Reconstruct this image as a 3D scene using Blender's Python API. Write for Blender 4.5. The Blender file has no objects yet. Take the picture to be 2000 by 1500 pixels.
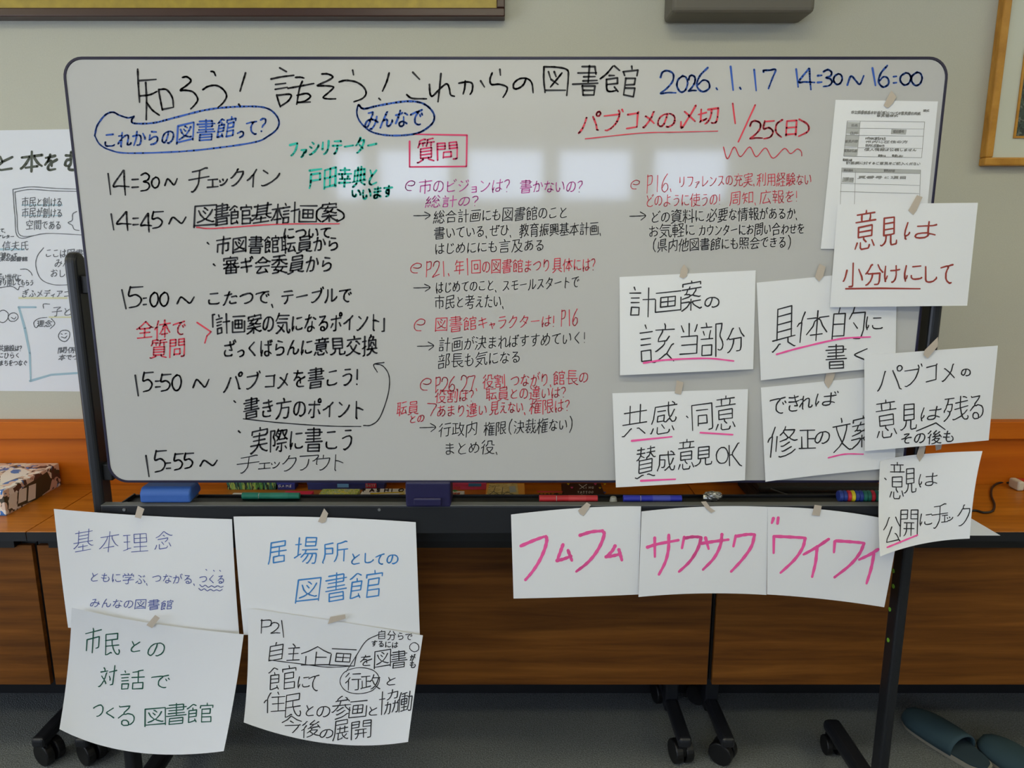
import bpy, bmesh, math, random
from math import sin, cos, tan, radians, pi
from mathutils import Vector, Matrix
random.seed(7)
S = bpy.context.scene
COL = S.collection

# ---------------------------------------------------------------- camera (a person holding it at 1.47 m, looking slightly down)
CH, PITCH, FPX = 1.474, 0.200473, 1435.7
cam = bpy.data.cameras.new('camera'); cam.sensor_width = 36; cam.lens = FPX / 2000 * 36; cam.clip_start = 0.02
camo = bpy.data.objects.new('camera', cam); COL.objects.link(camo)
camo.location = (0, 0, CH); camo.rotation_euler = (pi / 2 - PITCH, 0, 0)
S.camera = camo
# ---------------------------------------------------------------- exposure and sky
S.view_settings.view_transform = 'Standard'; S.view_settings.look = 'None'
S.view_settings.exposure = 1.31; S.view_settings.gamma = 1.0; S.view_settings.use_curve_mapping = False
w = bpy.data.worlds.new('sky'); S.world = w; w.use_nodes = True
w.node_tree.nodes['Background'].inputs[0].default_value = (.75, .85, 1, 1); w.node_tree.nodes['Background'].inputs[1].default_value = 1.0
REAR_WINDOW, SIDE_WINDOW, CEILING_LAMP = 3.7, 2.5, 5.0    # strength of the daylit panes and of the ceiling lamps

# ---------------------------------------------------------------- measuring helpers: photo pixel -> point of the room
FW = Vector((0, cos(PITCH), -sin(PITCH))); UP = Vector((0, sin(PITCH), cos(PITCH)))
def ray(x, y): return FW + Vector((1, 0, 0)) * ((x - 1000) / FPX) - UP * ((y - 750) / FPX)
def atd(x, y, d):                       # on the vertical plane at distance d
    r = ray(x, y); return Vector((0, 0, CH)) + r * (d / r.y)
def atz(x, y, z):                       # on the horizontal plane at height z
    r = ray(x, y); return Vector((0, 0, CH)) + r * ((z - CH) / r.z)

# ---------------------------------------------------------------- materials
def s2l(c): return tuple(((v / 255 + .055) / 1.055) ** 2.4 if v > 10 else v / 255 / 12.92 for v in c) + (1,)
MATS = {}
def mat(name, col, rough=.6, metal=0, spec=.5, bump=None, var=None, emit=None, coat=0):
    if name in MATS: return MATS[name]
    m = bpy.data.materials.new(name); m.use_nodes = True; nt = m.node_tree; b = nt.nodes['Principled BSDF']
    c = s2l(col)
    b.inputs['Base Color'].default_value = c; b.inputs['Roughness'].default_value = rough
    b.inputs['Metallic'].default_value = metal; b.inputs['Specular IOR Level'].default_value = spec
    b.inputs['Coat Weight'].default_value = coat
    if emit: b.inputs['Emission Color'].default_value = c; b.inputs['Emission Strength'].default_value = emit
    if var or bump: tc = nt.nodes.new('ShaderNodeTexCoord')
    if var:                                # (scale, amount): slight natural unevenness of the material itself
        n = nt.nodes.new('ShaderNodeTexNoise'); n.inputs['Scale'].default_value = var[0]; n.inputs['Detail'].default_value = 5
        nt.links.new(tc.outputs['Object'], n.inputs['Vector'])
        r = nt.nodes.new('ShaderNodeValToRGB')
        r.color_ramp.elements[0].position = .3; r.color_ramp.elements[1].position = .7
        r.color_ramp.elements[0].color = tuple(v * (1 - var[1]) for v in c[:3]) + (1,); r.color_ramp.elements[1].color = tuple(min(1, v * (1 + var[1])) for v in c[:3]) + (1,)
        nt.links.new(n.outputs['Fac'], r.inputs['Fac']); nt.links.new(r.outputs['Color'], b.inputs['Base Color'])
    if bump:                               # (scale, strength, distance)
        n2 = nt.nodes.new('ShaderNodeTexNoise'); n2.inputs['Scale'].default_value = bump[0]; n2.inputs['Detail'].default_value = 4
        nt.links.new(tc.outputs['Object'], n2.inputs['Vector'])
        bp = nt.nodes.new('ShaderNodeBump'); bp.inputs['Strength'].default_value = bump[1]; bp.inputs['Distance'].default_value = bump[2]
        nt.links.new(n2.outputs['Fac'], bp.inputs['Height']); nt.links.new(bp.outputs['Normal'], b.inputs['Normal'])
    MATS[name] = m; return m
def wood(name, dark, mid, light, scale, rough=.35):
    m = bpy.data.materials.new(name); m.use_nodes = True; nt = m.node_tree; b = nt.nodes['Principled BSDF']
    tc = nt.nodes.new('ShaderNodeTexCoord'); mp = nt.nodes.new('ShaderNodeMapping'); mp.inputs['Scale'].default_value = scale
    nt.links.new(tc.outputs['Object'], mp.inputs['Vector'])
    n = nt.nodes.new('ShaderNodeTexNoise'); n.inputs['Scale'].default_value = 1; n.inputs['Detail'].default_value = 9; n.inputs['Roughness'].default_value = .62; n.inputs['Distortion'].default_value = .4
    nt.links.new(mp.outputs['Vector'], n.inputs['Vector'])
    r = nt.nodes.new('ShaderNodeValToRGB'); e = r.color_ramp.elements
    e[0].position = .33; e[0].color = s2l(dark); e[1].position = .68; e[1].color = s2l(light)
    k = e.new(.5); k.color = s2l(mid)
    nt.links.new(n.outputs['Fac'], r.inputs['Fac']); nt.links.new(r.outputs['Color'], b.inputs['Base Color'])
    b.inputs['Roughness'].default_value = rough; b.inputs['Specular IOR Level'].default_value = .25
    MATS[name] = m; return m
def patches(name, cols, scale, rough=.4, stretch=(1, 1, 1)):        # printed cardboard covered in blots of several colours
    m = bpy.data.materials.new(name); m.use_nodes = True; nt = m.node_tree; b = nt.nodes['Principled BSDF']
    tc = nt.nodes.new('ShaderNodeTexCoord'); mp = nt.nodes.new('ShaderNodeMapping'); mp.inputs['Scale'].default_value = stretch
    nt.links.new(tc.outputs['Object'], mp.inputs['Vector'])
    nz = nt.nodes.new('ShaderNodeTexNoise'); nz.inputs['Scale'].default_value = scale * .7
    mx = nt.nodes.new('ShaderNodeMixRGB'); mx.blend_type = 'LINEAR_LIGHT'; mx.inputs['Fac'].default_value = .06
    nt.links.new(mp.outputs['Vector'], nz.inputs['Vector']); nt.links.new(mp.outputs['Vector'], mx.inputs['Color1']); nt.links.new(nz.outputs['Color'], mx.inputs['Color2'])
    v = nt.nodes.new('ShaderNodeTexVoronoi'); v.inputs['Scale'].default_value = scale
    nt.links.new(mx.outputs['Color'], v.inputs['Vector'])
    sp = nt.nodes.new('ShaderNodeSeparateColor'); nt.links.new(v.outputs['Color'], sp.inputs['Color'])
    r = nt.nodes.new('ShaderNodeValToRGB'); r.color_ramp.interpolation = 'CONSTANT'; e = r.color_ramp.elements
    e[0].position = 0; e[0].color = s2l(cols[0])
    e[1].position = 1 / len(cols); e[1].color = s2l(cols[1])
    for i, c in enumerate(cols[2:], 2): k = e.new(i / len(cols)); k.color = s2l(c)
    nt.links.new(sp.outputs[0], r.inputs['Fac']); nt.links.new(r.outputs['Color'], b.inputs['Base Color'])
    b.inputs['Roughness'].default_value = rough
    MATS[name] = m; return m

# ---------------------------------------------------------------- object helpers
def tag(o, label=None, cat=None, group=None, kind=None):
    if label: o['label'] = label
    if cat: o['category'] = cat
    if group: o['group'] = group
    if kind: o['kind'] = kind
    return o
def thing(name, label, cat, loc=(0, 0, 0), group=None):
    o = bpy.data.objects.new(name, None); o.empty_display_size = .02; COL.objects.link(o); o.location = loc
    return tag(o, label, cat, group)
def obj(name, bm, m, parent=None, smooth=False, bevel=0, label=None, keep=False):
    """link bmesh bm (in world coordinates) as ONE object, under parent if given"""
    me = bpy.data.meshes.new(name)
    if not keep: bmesh.ops.recalc_face_normals(bm, faces=bm.faces[:])
    if parent is not None:
        off = Vector(parent.location)
        pp = parent.parent
        while pp is not None: off += Vector(pp.location); pp = pp.parent
        o_loc = Vector((0, 0, 0))
    else: off = None
    if parent is None:
        if bm.verts:
            xs = [v.co for v in bm.verts]
            lo = Vector([min(v[i] for v in xs) for i in range(3)]); hi = Vector([max(v[i] for v in xs) for i in range(3)])
            off = Vector(((lo.x + hi.x) / 2, (lo.y + hi.y) / 2, lo.z))
        else: off = Vector((0, 0, 0))
    for v in bm.verts: v.co -= off
    for f in bm.faces: f.smooth = smooth
    bm.to_mesh(me); bm.free()
    me.materials.append(m)
    o = bpy.data.objects.new(name, me); COL.objects.link(o)
    if parent is not None: o.parent = parent
    else: o.location = off
    if bevel:
        b = o.modifiers.new('bevel', 'BEVEL'); b.width = bevel; b.segments = 3; b.limit_method = 'ANGLE'; b.angle_limit = radians(40)
    if label: o['label'] = label
    return o
def NB(): return bmesh.new()
def box(bm, x0, x1, y0, y1, z0, z1):
    v = [bm.verts.new((x, y, z)) for z in (z0, z1) for y in (y0, y1) for x in (x0, x1)]
    for f in ((0, 1, 3, 2), (4, 6, 7, 5), (0, 4, 5, 1), (2, 3, 7, 6), (0, 2, 6, 4), (1, 5, 7, 3)): bm.faces.new([v[i] for i in f])
    return bm
def B(x0, x1, y0, y1, z0, z1): return box(NB(), x0, x1, y0, y1, z0, z1)
def prism(bm, pts, ext):                # closed polygon (3-D points) pushed along the vector ext
    a = [bm.verts.new(p) for p in pts]; b = [bm.verts.new(Vector(p) + Vector(ext)) for p in pts]
    bm.faces.new(a); bm.faces.new(b[::-1])
    for i in range(len(a)): bm.faces.new((a[i], a[(i + 1) % len(a)], b[(i + 1) % len(a)], b[i]))
    return bm
def cyl(bm, p0, p1, r0, r1=None, n=24):
    p0, p1 = Vector(p0), Vector(p1); ax = (p1 - p0).normalized(); r1 = r0 if r1 is None else r1
    u = ax.orthogonal().normalized(); v = ax.cross(u)
    A = [bm.verts.new(p0 + (u * cos(2 * pi * i / n) + v * sin(2 * pi * i / n)) * r0) for i in range(n)]
    Bv = [bm.verts.new(p1 + (u * cos(2 * pi * i / n) + v * sin(2 * pi * i / n)) * r1) for i in range(n)]
    bm.faces.new(A); bm.faces.new(Bv[::-1])
    for i in range(n): bm.faces.new((A[i], A[(i + 1) % n], Bv[(i + 1) % n], Bv[i]))
    return bm
def tube(bm, pts, r, n=10):
    pts = [Vector(p) for p in pts]; rings = []
    for i, p in enumerate(pts):
        t = (pts[min(i + 1, len(pts) - 1)] - pts[max(i - 1, 0)]).normalized()
        u = t.cross(Vector((0, 0, 1)))
        u = u.normalized() if u.length > 1e-4 else Vector((1, 0, 0)); v = t.cross(u)
        rings.append([bm.verts.new(p + (u * cos(2 * pi * k / n) + v * sin(2 * pi * k / n)) * r) for k in range(n)])
    for a, b in zip(rings, rings[1:]):
        for k in range(n): bm.faces.new((a[k], a[(k + 1) % n], b[(k + 1) % n], b[k]))
    bm.faces.new(rings[0]); bm.faces.new(rings[-1][::-1]); return bm
def rrect(cx, cz, w, h, r, n=8):        # rounded rectangle outline (x, z)
    out = []
    for sx, sz, a in ((1, 1, 0), (-1, 1, 90), (-1, -1, 180), (1, -1, 270)):
        for k in range(n + 1):
            t = radians(a + 90 * k / n); out.append((cx + sx * (w / 2 - r) + r * cos(t), cz + sz * (h / 2 - r) + r * sin(t)))
    return out
def spline(pts, k=6):                   # Catmull-Rom through 2-D or 3-D points
    P = [Vector(p) for p in pts]
    if len(P) < 3: return P
    out = []
    closed = (P[0] - P[-1]).length < 1e-6
    for i in range(len(P) - 1):
        a = P[i - 1] if i else (P[-2] if closed else P[0] * 2 - P[1])
        d = P[i + 2] if i + 2 < len(P) else (P[1] if closed else P[-1] * 2 - P[-2])
        b, c = P[i], P[i + 1]
        for j in range(k):
            t = j / k
            out.append(.5 * (2 * b + (c - a) * t + (2 * a - 5 * b + 4 * c - d) * t * t + (3 * b - a - 3 * c + d) * t ** 3))
    out.append(P[-1]); return out
# pen strokes of every character used below (in sorted order), each stroke a list of x, y pairs on an 85-unit grid
PEN_STROKES = [
[[5,72,13,54,15,53],[41,53,40,47,33,30,31,27,28,26],[41,53,44,55,51,71],[41,53,15,53],[28,26,25,27,23,30,17,44,15,53]],
[[10,45,34,45],[35,20,10,21,10,71,36,71]],
[[10,44,33,44],[10,71,10,21,33,20]],
[[42,50,53,50,53,67,51,69,42,71,32,71,20,67,14,63,10,55,8,45,10,38,12,32,21,24,30,20,45,21,53,24,55,28]],
[[51,45,10,45],[10,71,10,21],[51,70,51,21]],
[[10,71,10,21]],
[[21,45,22,40,38,24,42,19,47,18],[21,45,22,47,47,72,55,75],[21,45,10,45],[10,71,10,21]],
[[56,70,55,26],[55,26,48,28,39,40,34,44,30,43,18,28,11,26],[11,26,10,70]],
[[56,20,56,65,55,66],[55,66,49,65,47,62,18,28,11,26],[10,20,11,25,10,28,10,71]],
[[61,40,57,31,49,23,42,20,29,20,20,24,12,32,8,42,10,55,14,62,23,69,32,71,45,70,51,67,57,61,61,50,61,40]],
[[27,46,28,50,36,59,44,72,50,75],[27,46,10,45],[27,46,34,41,36,36,34,26,30,22,27,21,10,21,10,71]],
[[34,28,31,22,26,20,14,21,10,23,8,28,8,34,10,38,30,52,32,61,30,68,22,71,12,71,6,67,4,62]],
[[26,70,26,21],[6,20,45,20]],
[[9,21,9,52,11,61,16,68,26,71,40,70,45,67,49,63,51,51,51,21]],
[[26,70,26,40],[2,17,6,19,20,37,26,40],[26,40,30,38,45,19,49,18]],
[[20,72,18,69,17,55],[69,13,49,38,45,42,24,70,20,72],[29,28,44,38,67,55]],
[[79,6,58,6,58,54]],
[[26,31,26,79,6,79]],
[[66,16,63,18,45,20,16,20],[36,67,36,62,34,60,34,55,33,38,36,10],[36,62,40,61,47,53,53,42,55,36,57,34,57,30],[51,75,59,73,67,69,72,61,73,57,73,47,71,44,65,38,61,36,49,34,36,36,32,40,28,41,24,43,18,49,14,57,13,67,17,71,23,71,36,67]],
[[41,52,42,57,36,69,30,71,22,67,18,60,16,51,14,33,15,18],[58,20,63,23,68,34,74,55,72,61]],
[[28,73,34,75,47,71,54,67,61,60,63,56,64,52,64,42,62,38,53,32,36,32,18,36],[57,15,29,12]],
[[73,74,58,75,53,73,51,70,46,55,38,53],[14,74,16,73,34,55,38,53],[56,14,53,15,28,12],[52,32,51,38,40,48,38,53],[52,32,20,34]],
[[63,20,77,30],[49,21,49,22,47,23,30,26,14,26,10,22],[48,73,52,73,62,70,67,65,70,59,70,54,68,49,63,45,56,42,47,42,38,45,33,45,29,49,22,51,14,57,13,66,18,71,21,73,28,73,30,71,32,10]],
[[76,49,76,42,66,22],[34,11,32,12,31,27,26,45,14,73],[10,31,32,28,47,28,52,32,54,37,54,45,53,57,49,69,47,72,43,73,33,73,32,72]],
[[75,6,81,14],[69,17,65,9],[65,23,71,34,76,47],[10,30,45,28,49,30,51,33,53,37,53,49,48,69,46,72,42,74,34,74,30,71],[31,12,30,25,22,51,12,73,9,74]],
[[23,53,21,54,20,57,20,67,24,72,35,75,55,75,61,73],[18,20,38,21,57,19,65,17],[47,54,61,55,61,53,55,42,55,38,51,36,45,11],[17,38,50,38,70,34]],
[[73,6,77,14,79,15],[55,74,53,75,35,76,20,72,16,67,16,57,18,54,21,53],[64,10,68,17],[67,34,41,38,14,38],[59,18,42,21,15,20],[42,10,42,17,45,22,47,34,51,38,52,43,57,53,57,55,43,54]],
[[56,75,43,62,28,50,22,43,23,39,29,33,53,13]],
[[51,14,26,34,22,40,21,43,24,48,45,65,55,75],[68,34,63,26],[58,38,53,30]],
[[16,63,20,61,24,50],[45,75,48,75,53,71,57,65,59,59,61,47,61,12],[75,28,58,30,38,30],[17,71,16,63,14,61,13,49,14,34,17,12]],
[[20,51,19,52,18,56,19,65,22,69,30,72,42,73,59,73,67,71,70,68],[61,19,23,19]],
[[22,20,60,20],[69,17,66,10],[20,52,18,52,16,59,17,63,19,68,26,72,34,74,50,74,65,72],[75,6,79,14]],
[[48,49,59,50,60,48],[60,48,59,47,60,48],[62,73,55,75,36,75,25,71,21,67,19,60,22,50,24,49],[16,25,45,26,67,22,70,22,71,19],[47,10,49,22,53,26,53,31,61,45,61,47,60,48]],
[[73,4,80,13],[69,17,65,8],[69,17,69,20],[69,17,71,20,69,20],[63,71,59,75,55,75,35,75,24,72,20,67,18,63,19,55,23,49],[16,26,44,26,66,23,69,22,69,20],[46,11,49,24,52,27,53,32,61,48,61,51,47,49]],
[[24,12,24,63,26,69,28,72,37,75,45,75,56,73,61,70,70,63,71,61,71,57]],
[[50,19,55,29,57,30],[67,24,61,15],[24,13,22,62,26,72,36,76,51,75,60,71,71,61]],
[[49,36,43,35,35,36,30,41,29,49,32,55,36,57,45,57,50,56],[75,22,12,22],[49,11,49,36,51,43,51,53,49,63,42,71,32,75,28,74]],
[[72,8,75,14],[47,57,38,59,33,58,29,55,27,51,27,44,31,38,38,36,47,37],[64,22,65,15,61,10],[47,12,47,37,49,49,47,63,40,71,35,74,30,76,24,75],[10,23,73,22]],
[[65,71,56,73,37,73,32,71,28,69,26,62,26,16],[46,52,55,53,57,51,59,45,59,13],[78,32,75,30,71,30,8,36]],
[[79,18,77,11],[68,14,71,20,70,22],[65,71,62,73,35,74,32,73,26,69,24,59,24,16],[57,14,57,42,56,52,53,54,45,53],[6,37,74,30]],
[[32,41,33,36,53,20,55,14],[26,15,41,14,55,14],[59,75,47,74,39,71,36,67,34,63,34,56,36,50,41,46,42,42],[71,39,55,39,42,42,29,41,12,44]],
[[74,72,54,73,49,71,43,67,43,58],[75,40,71,36,49,37],[47,22,28,25,12,25],[36,10,33,12,32,20,30,26,27,41,18,69,14,74,11,75]],
[[73,12,77,18],[69,38,46,38],[42,58,41,68,44,71,51,74,71,73],[63,15,67,22],[46,23,26,26,9,26],[10,75,12,75,14,73,19,59,26,35,27,28,30,22,30,13,33,11]],
[[31,75,49,74,62,69,68,61,68,52,63,45,55,42,41,43,30,47,24,49],[63,20,32,24,12,23],[32,10,31,21,28,27,24,50,21,55,18,56]],
[[37,73,42,73,57,68,65,62,68,55,68,46,66,42,59,36,55,35,46,35,18,43]],
[[11,34,11,33,24,28,46,23,57,23,62,24,71,32,73,36,73,47,68,57,61,62,53,66,43,69,34,69]],
[[46,18,46,21,48,23],[65,72,63,73,57,73,45,67,39,61,36,55,36,41,42,30,48,24,48,23,49,23,51,18],[72,16,57,17,53,18,38,18,10,22]],
[[71,30,75,37],[65,41,61,33],[51,19,49,24,41,31,36,40,35,47,36,58,39,63,48,70,57,73,63,73,65,72],[71,16,55,18,53,19,42,18,11,22,9,24]],
[[35,37,34,40,26,47,22,53,20,59,23,67,30,71,36,73,68,72],[35,37,40,36,65,23],[35,37,24,14]],
[[22,14,23,18,32,38],[59,26,38,38,32,38],[75,8,79,16],[32,38,32,42,24,47,19,55,19,64,24,71,32,74,50,75,65,73,67,70],[66,13,69,20]],
[[75,31,63,24,59,23],[12,25,28,25,45,22,47,19],[13,59,26,36,29,26,32,22,34,10,36,9],[72,67,63,61,57,61,54,57,42,57,36,58,32,61,31,65,32,72,38,75,46,76,52,74,55,71,56,67,55,38]],
[[42,21,71,21],[75,67,71,70,63,71,51,71,43,69,38,63,38,55],[16,65,20,63,23,53],[18,13,14,42,14,58,14,64,16,67,16,73]],
[[43,71,49,73,63,67,70,59,73,49,73,38,70,30,67,26,57,19,53,18,43,18],[43,18,42,32,34,58,26,66,22,67,18,65,12,59,11,53,12,41,16,32,20,26,29,20,36,18,43,18]],
[[15,65,20,61,22,54,22,51],[18,77,16,75,15,65,14,64,13,59,13,42,17,13],[60,12,59,40,61,65,59,69,55,73,45,74,38,72,35,67,36,61,39,57,48,55,59,55,63,59,67,60,75,65],[75,25,75,26,68,28,37,28]],
[[20,53,16,65,13,66],[79,15,77,8],[71,18,68,10],[14,75,13,66,12,65,11,61,11,42,15,14],[57,14,58,69,55,73,45,75,37,73,33,68,34,61,38,57,43,56,55,56,61,60,66,61,71,65],[73,27,62,29,35,29]],
[[63,34,67,36,75,47],[60,16,63,34,61,36,61,51,59,61,51,71,40,75,30,75,22,71,18,67,16,58,18,45,25,30,30,24,32,18],[38,16,32,18,12,20]],
[[65,45,70,51,75,62,77,65,76,69],[48,28,50,27,51,24,51,21,40,14,36,13,34,14],[31,73,45,73,49,72,51,68,51,60,49,55,45,49,37,40],[26,55,15,64,9,68,8,67]],
[[46,28,48,28,49,25,49,22,38,15,34,14,32,14],[69,29,64,21],[26,71,29,74,41,75,47,73,49,69,49,60,46,53,34,40],[24,55,18,61,6,69],[75,70,75,65,71,58,64,47],[73,17,78,26]],
[[10,53,29,30,36,27,38,28,44,34,74,67],[62,29,57,20],[69,16,74,26]],
[[20,20,43,22,67,19],[19,38,54,39,69,37],[69,69,60,63,51,59,47,59,43,56,30,56,25,57,21,60,19,64,20,71,24,74,30,75,41,75,45,71,45,11]],
[[38,40,39,34,45,23,46,15,22,16],[77,56,72,52,67,51],[33,42,32,44,31,43,33,42],[67,47,63,47,48,42,38,40,33,42,28,41,20,43,14,48,10,55,10,63,12,67,16,68,24,66,26,63,34,47,34,43,33,42],[41,75,47,76,59,67,67,51,69,34]],
[[28,37,17,38,14,42,12,47,12,56,15,59,26,61],[61,20,72,30],[11,22,26,23,44,20],[28,10,28,37,30,47,29,55,26,59,26,71,30,74,38,75,53,75,61,73,65,70,67,65,67,56,64,53]],
[[24,34,20,35,17,38,12,46,10,53,11,62,14,67,21,69,28,66,36,58],[36,54,36,58],[53,11,51,22,49,26,45,39,40,51,36,54],[20,17,28,42,34,53,36,54],[24,30,41,24,56,25,65,30,71,36,73,44,73,53,70,62,65,68,59,71,49,75,44,73]],
[[11,44,24,47,48,47],[49,25,29,26,13,23],[35,10,33,12,28,55,29,65,32,71,38,74,49,75,60,73,67,67,70,62,70,53,66,44,61,41]],
[[44,28,39,24],[22,31,26,38,26,41,32,49,41,77,45,79],[46,56,59,57,63,55,67,52,68,47,67,42,65,38,59,35,45,36,33,42,30,42,27,45,14,49]],
[[67,27,42,28],[68,68,51,58,45,57,37,54,28,54,18,57,14,63,14,68,17,72,27,75,38,74,41,72,43,68,42,12]],
[[22,27,20,51],[31,74,48,74,60,70,65,65,68,60,67,49,65,45,61,42,55,40,44,40,34,43,26,49,20,51],[30,12,57,18]],
[[25,10,22,22,22,32,24,32],[24,32,22,34,22,52],[24,32,26,30,24,30,24,32],[24,32,28,30,31,25,37,19,44,16,51,16,55,18,59,22,63,31,63,46,59,59,48,70,34,75]],
[[35,39,36,34,51,22,55,15],[35,39,29,42,17,51],[35,39,41,40,48,38,55,40,63,43,67,48,69,52,69,60,66,67,58,73,52,73],[55,15,23,16,21,13],[52,73,51,65,44,59,34,58,29,62,29,70,36,75,45,75,51,75,52,73]],
[[29,78,26,75,26,46,24,45],[27,25,10,26],[24,45,20,47,10,61,9,65],[81,62,81,65,78,69,71,71,65,71,62,69,61,62,64,38,64,30,63,26,59,23,53,23,45,26,33,35,28,37],[24,45,28,37,27,25,29,10]],
[[29,78,26,75,26,46,24,45],[27,25,10,27],[24,45,20,47,10,61,9,65],[51,71,65,65,72,58,75,49,75,42,73,36,69,32,62,28,49,28,42,30,31,37,27,38],[24,45,27,38,27,25,29,10]],
[[24,38,13,49],[35,10,34,18,30,22,30,27,26,33,24,38],[60,18,42,20,13,20],[71,34,71,36,65,38,52,43,49,43,45,48,38,50,31,56,28,62,28,68,29,71,34,74,41,75,65,74],[24,38,36,36,43,38,46,41,47,60]],
[[75,53,76,57,75,61,67,71,60,74,53,74,48,70,47,63,47,47,45,45,42,42,34,43,31,45,27,44],[27,44,26,43,26,40,36,22,41,13,45,12],[27,44,24,46,20,52,12,73]],
[[21,77,26,77,36,68,41,55,42,43],[51,50,55,50,62,43,65,38,66,32,19,32]],
[[42,32,40,50,35,63,25,72,22,73,17,73],[14,17,71,17,71,22,69,27,59,38,54,40]],
[[16,54,29,50,38,45,43,45],[61,28,43,43,43,79]],
[[12,46,26,42,40,34,47,34],[63,19,47,32,47,73]],
[[42,10,42,24],[30,72,34,73,43,70,49,66,59,57,67,42,70,26,69,24,16,24,15,45,18,47]],
[[42,71,42,34],[65,34,20,34],[17,71,68,71]],
[[51,34,46,36,43,40,26,55,14,63,10,63],[73,27,13,27],[39,73,51,73,53,71,53,44,52,34,51,34,52,12]],
[[48,72,61,72,63,70,67,55,68,28,14,27],[12,72,16,72,26,63,34,49,39,26,39,12]],
[[65,22,34,28,14,30,13,31],[12,57,12,55,14,54,41,51,45,49,72,45],[36,12,48,75]],
[[70,4,73,6,77,13],[46,77,46,70,43,52,41,49,38,29,36,26,35,12],[70,47,14,55,11,56,11,57],[12,32,61,24,65,21,67,15,63,9,61,8]],
[[37,22,38,15,40,11,43,10],[37,22,34,22,29,29,20,38,15,42,12,42],[37,22,67,22,67,32,61,44,50,58,40,67,27,73,19,73]],
[[18,20,68,20],[71,17,68,20],[17,67,68,67],[68,20,68,67]],
[[73,30,73,36,70,41,61,51,51,59,29,70,20,73,17,71],[39,22,27,14],[27,41,14,34]],
[[73,32,72,37,70,40,54,56,39,66,18,73],[60,14,65,24],[25,41,13,34],[71,10,76,20],[26,15,38,23]],
[[67,68,67,67,48,49],[48,49,49,43,59,28,61,19,20,18],[48,49,45,49,36,58,22,69,15,72,13,71]],
[[42,9,38,14,37,20],[37,20,34,21,29,28,18,39,12,42],[37,20,67,21,67,28,56,50,52,53,44,62,24,74,19,73],[61,57,36,40]],
[[67,15,61,14,43,18,19,19],[22,73,26,74,33,69,38,62,42,55,43,47,43,18],[10,40,75,39]],
[[27,75,32,77,37,75,46,69,54,61,63,46,67,33],[24,48,20,34],[39,30,43,42]],
[[68,18,65,16,22,16],[24,75,27,75,31,72,40,61,43,52,44,37],[11,37,74,37]],
[[59,16,20,16],[43,38,43,51,38,64,28,74,21,75],[75,5,79,12],[67,10,70,16],[74,38,11,38]],
[[32,36,45,38,67,47],[36,77,32,73,32,12]],
[[8,72,12,69,20,56,26,38,30,22,30,21,32,21],[72,71,67,53,57,30,53,22,53,20],[72,71,77,73],[65,17,65,12,69,8,75,8,79,13,79,18,74,23,67,22,65,17]],
[[67,20,65,18,61,12],[75,15,71,8],[20,40,30,39,61,28],[20,15,20,65,22,70,29,73,55,73,67,71,67,70]],
[[16,19,65,18,68,20,65,36,60,46,54,55,40,67,30,71,26,71]],
[[74,4,78,12],[66,20,15,20],[63,7,67,14,66,28,60,45,55,53,47,61,40,67,26,73,20,71]],
[[22,45,12,61],[73,61,63,46],[71,5,67,5,63,9,63,16,65,18,72,19,75,18,77,14,75,7,71,5],[12,27,71,27],[29,75,38,75,42,73,42,13]],
[[13,72,16,73,26,67,45,49,55,36,63,15,67,14],[23,28,26,28,46,42,69,63]],
[[67,18,19,18],[73,42,13,42],[71,72,44,72,39,68,38,65,38,18]],
[[30,27,33,40,36,43,36,51,44,77,43,79],[17,45,61,36,67,36,65,42,57,53,53,56]],
[[24,36,57,36,57,45,54,70],[16,71,69,71]],
[[62,73,22,73],[24,51,62,51],[62,73,62,32,22,32]],
[[65,15,24,15],[29,73,33,74,40,71,53,63,64,51,68,42,69,36,67,34,16,34]],
[[22,49,22,15],[62,14,62,38,59,55,55,62,49,68,40,73,34,73]],
[[11,73,18,65,24,51,26,43,26,15],[49,14,48,69,54,69,64,63,75,54,77,49]],
[[73,42,69,49,53,60,35,69,29,71,24,71,24,14]],
[[75,30,73,35,66,45,49,59,33,68,25,71,18,72,15,70],[20,18,35,29]],
[[72,42,12,42]],
[[42,8,42,55,65,54,65,8],[75,73,20,73,20,10],[8,28,77,28]],
[[36,7,48,17,48,24],[42,24,42,75],[73,24,12,24],[16,48,69,48],[77,75,8,75]],
[[73,40,58,28,53,28],[41,7,43,10,43,18],[29,27,16,39,12,42,10,42],[57,42,50,55,44,61,35,68,26,73,12,77,8,77,6,76],[77,77,72,77,63,74,47,66,35,54,28,42],[75,18,9,18]],
[[10,76,20,69,30,57,36,43,39,33,42,30],[42,30,42,8],[42,30,45,33,50,47,57,59,67,70,77,76]],
[[65,49,62,57,45,78,42,79],[38,30,48,38],[9,35,28,24,40,11,42,10,45,11,61,26,76,34],[70,47,67,49,18,48]],
[[16,31,9,34,6,38,5,42],[37,15,37,72,39,76,44,77,75,77,77,73,79,67],[24,7,18,21,16,28,16,78],[55,6,55,59],[66,56,72,55,73,54,75,47,75,23,57,28,53,31,38,35,35,38,27,40,26,43]],
[[6,41,13,32,19,30],[76,19,70,14],[31,35,77,29],[79,65,79,71,77,76,75,77,69,77,67,75,60,67,53,47,51,27,50,8],[20,78,19,28,21,21,25,16,28,8]],
[[20,45,20,75],[77,34,73,33,60,25,43,10],[43,49,68,49],[43,10,24,26,8,34],[43,30,43,75],[75,76,10,76]],
[[36,50,34,55,23,67,20,74],[65,28,59,33,26,33,22,28],[65,71,63,65,57,60],[75,49,10,49],[43,11,65,28,76,33,79,32],[43,11,40,12,31,21,22,26,22,28,10,34,8,33],[20,74,29,75,66,71,69,72,71,75]],
[[7,40,12,32,17,31],[51,6,55,15],[78,75,30,75],[18,78,18,32,17,31,20,20,26,7,29,6],[35,48,75,48],[54,23,54,75],[32,23,77,23]],
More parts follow.
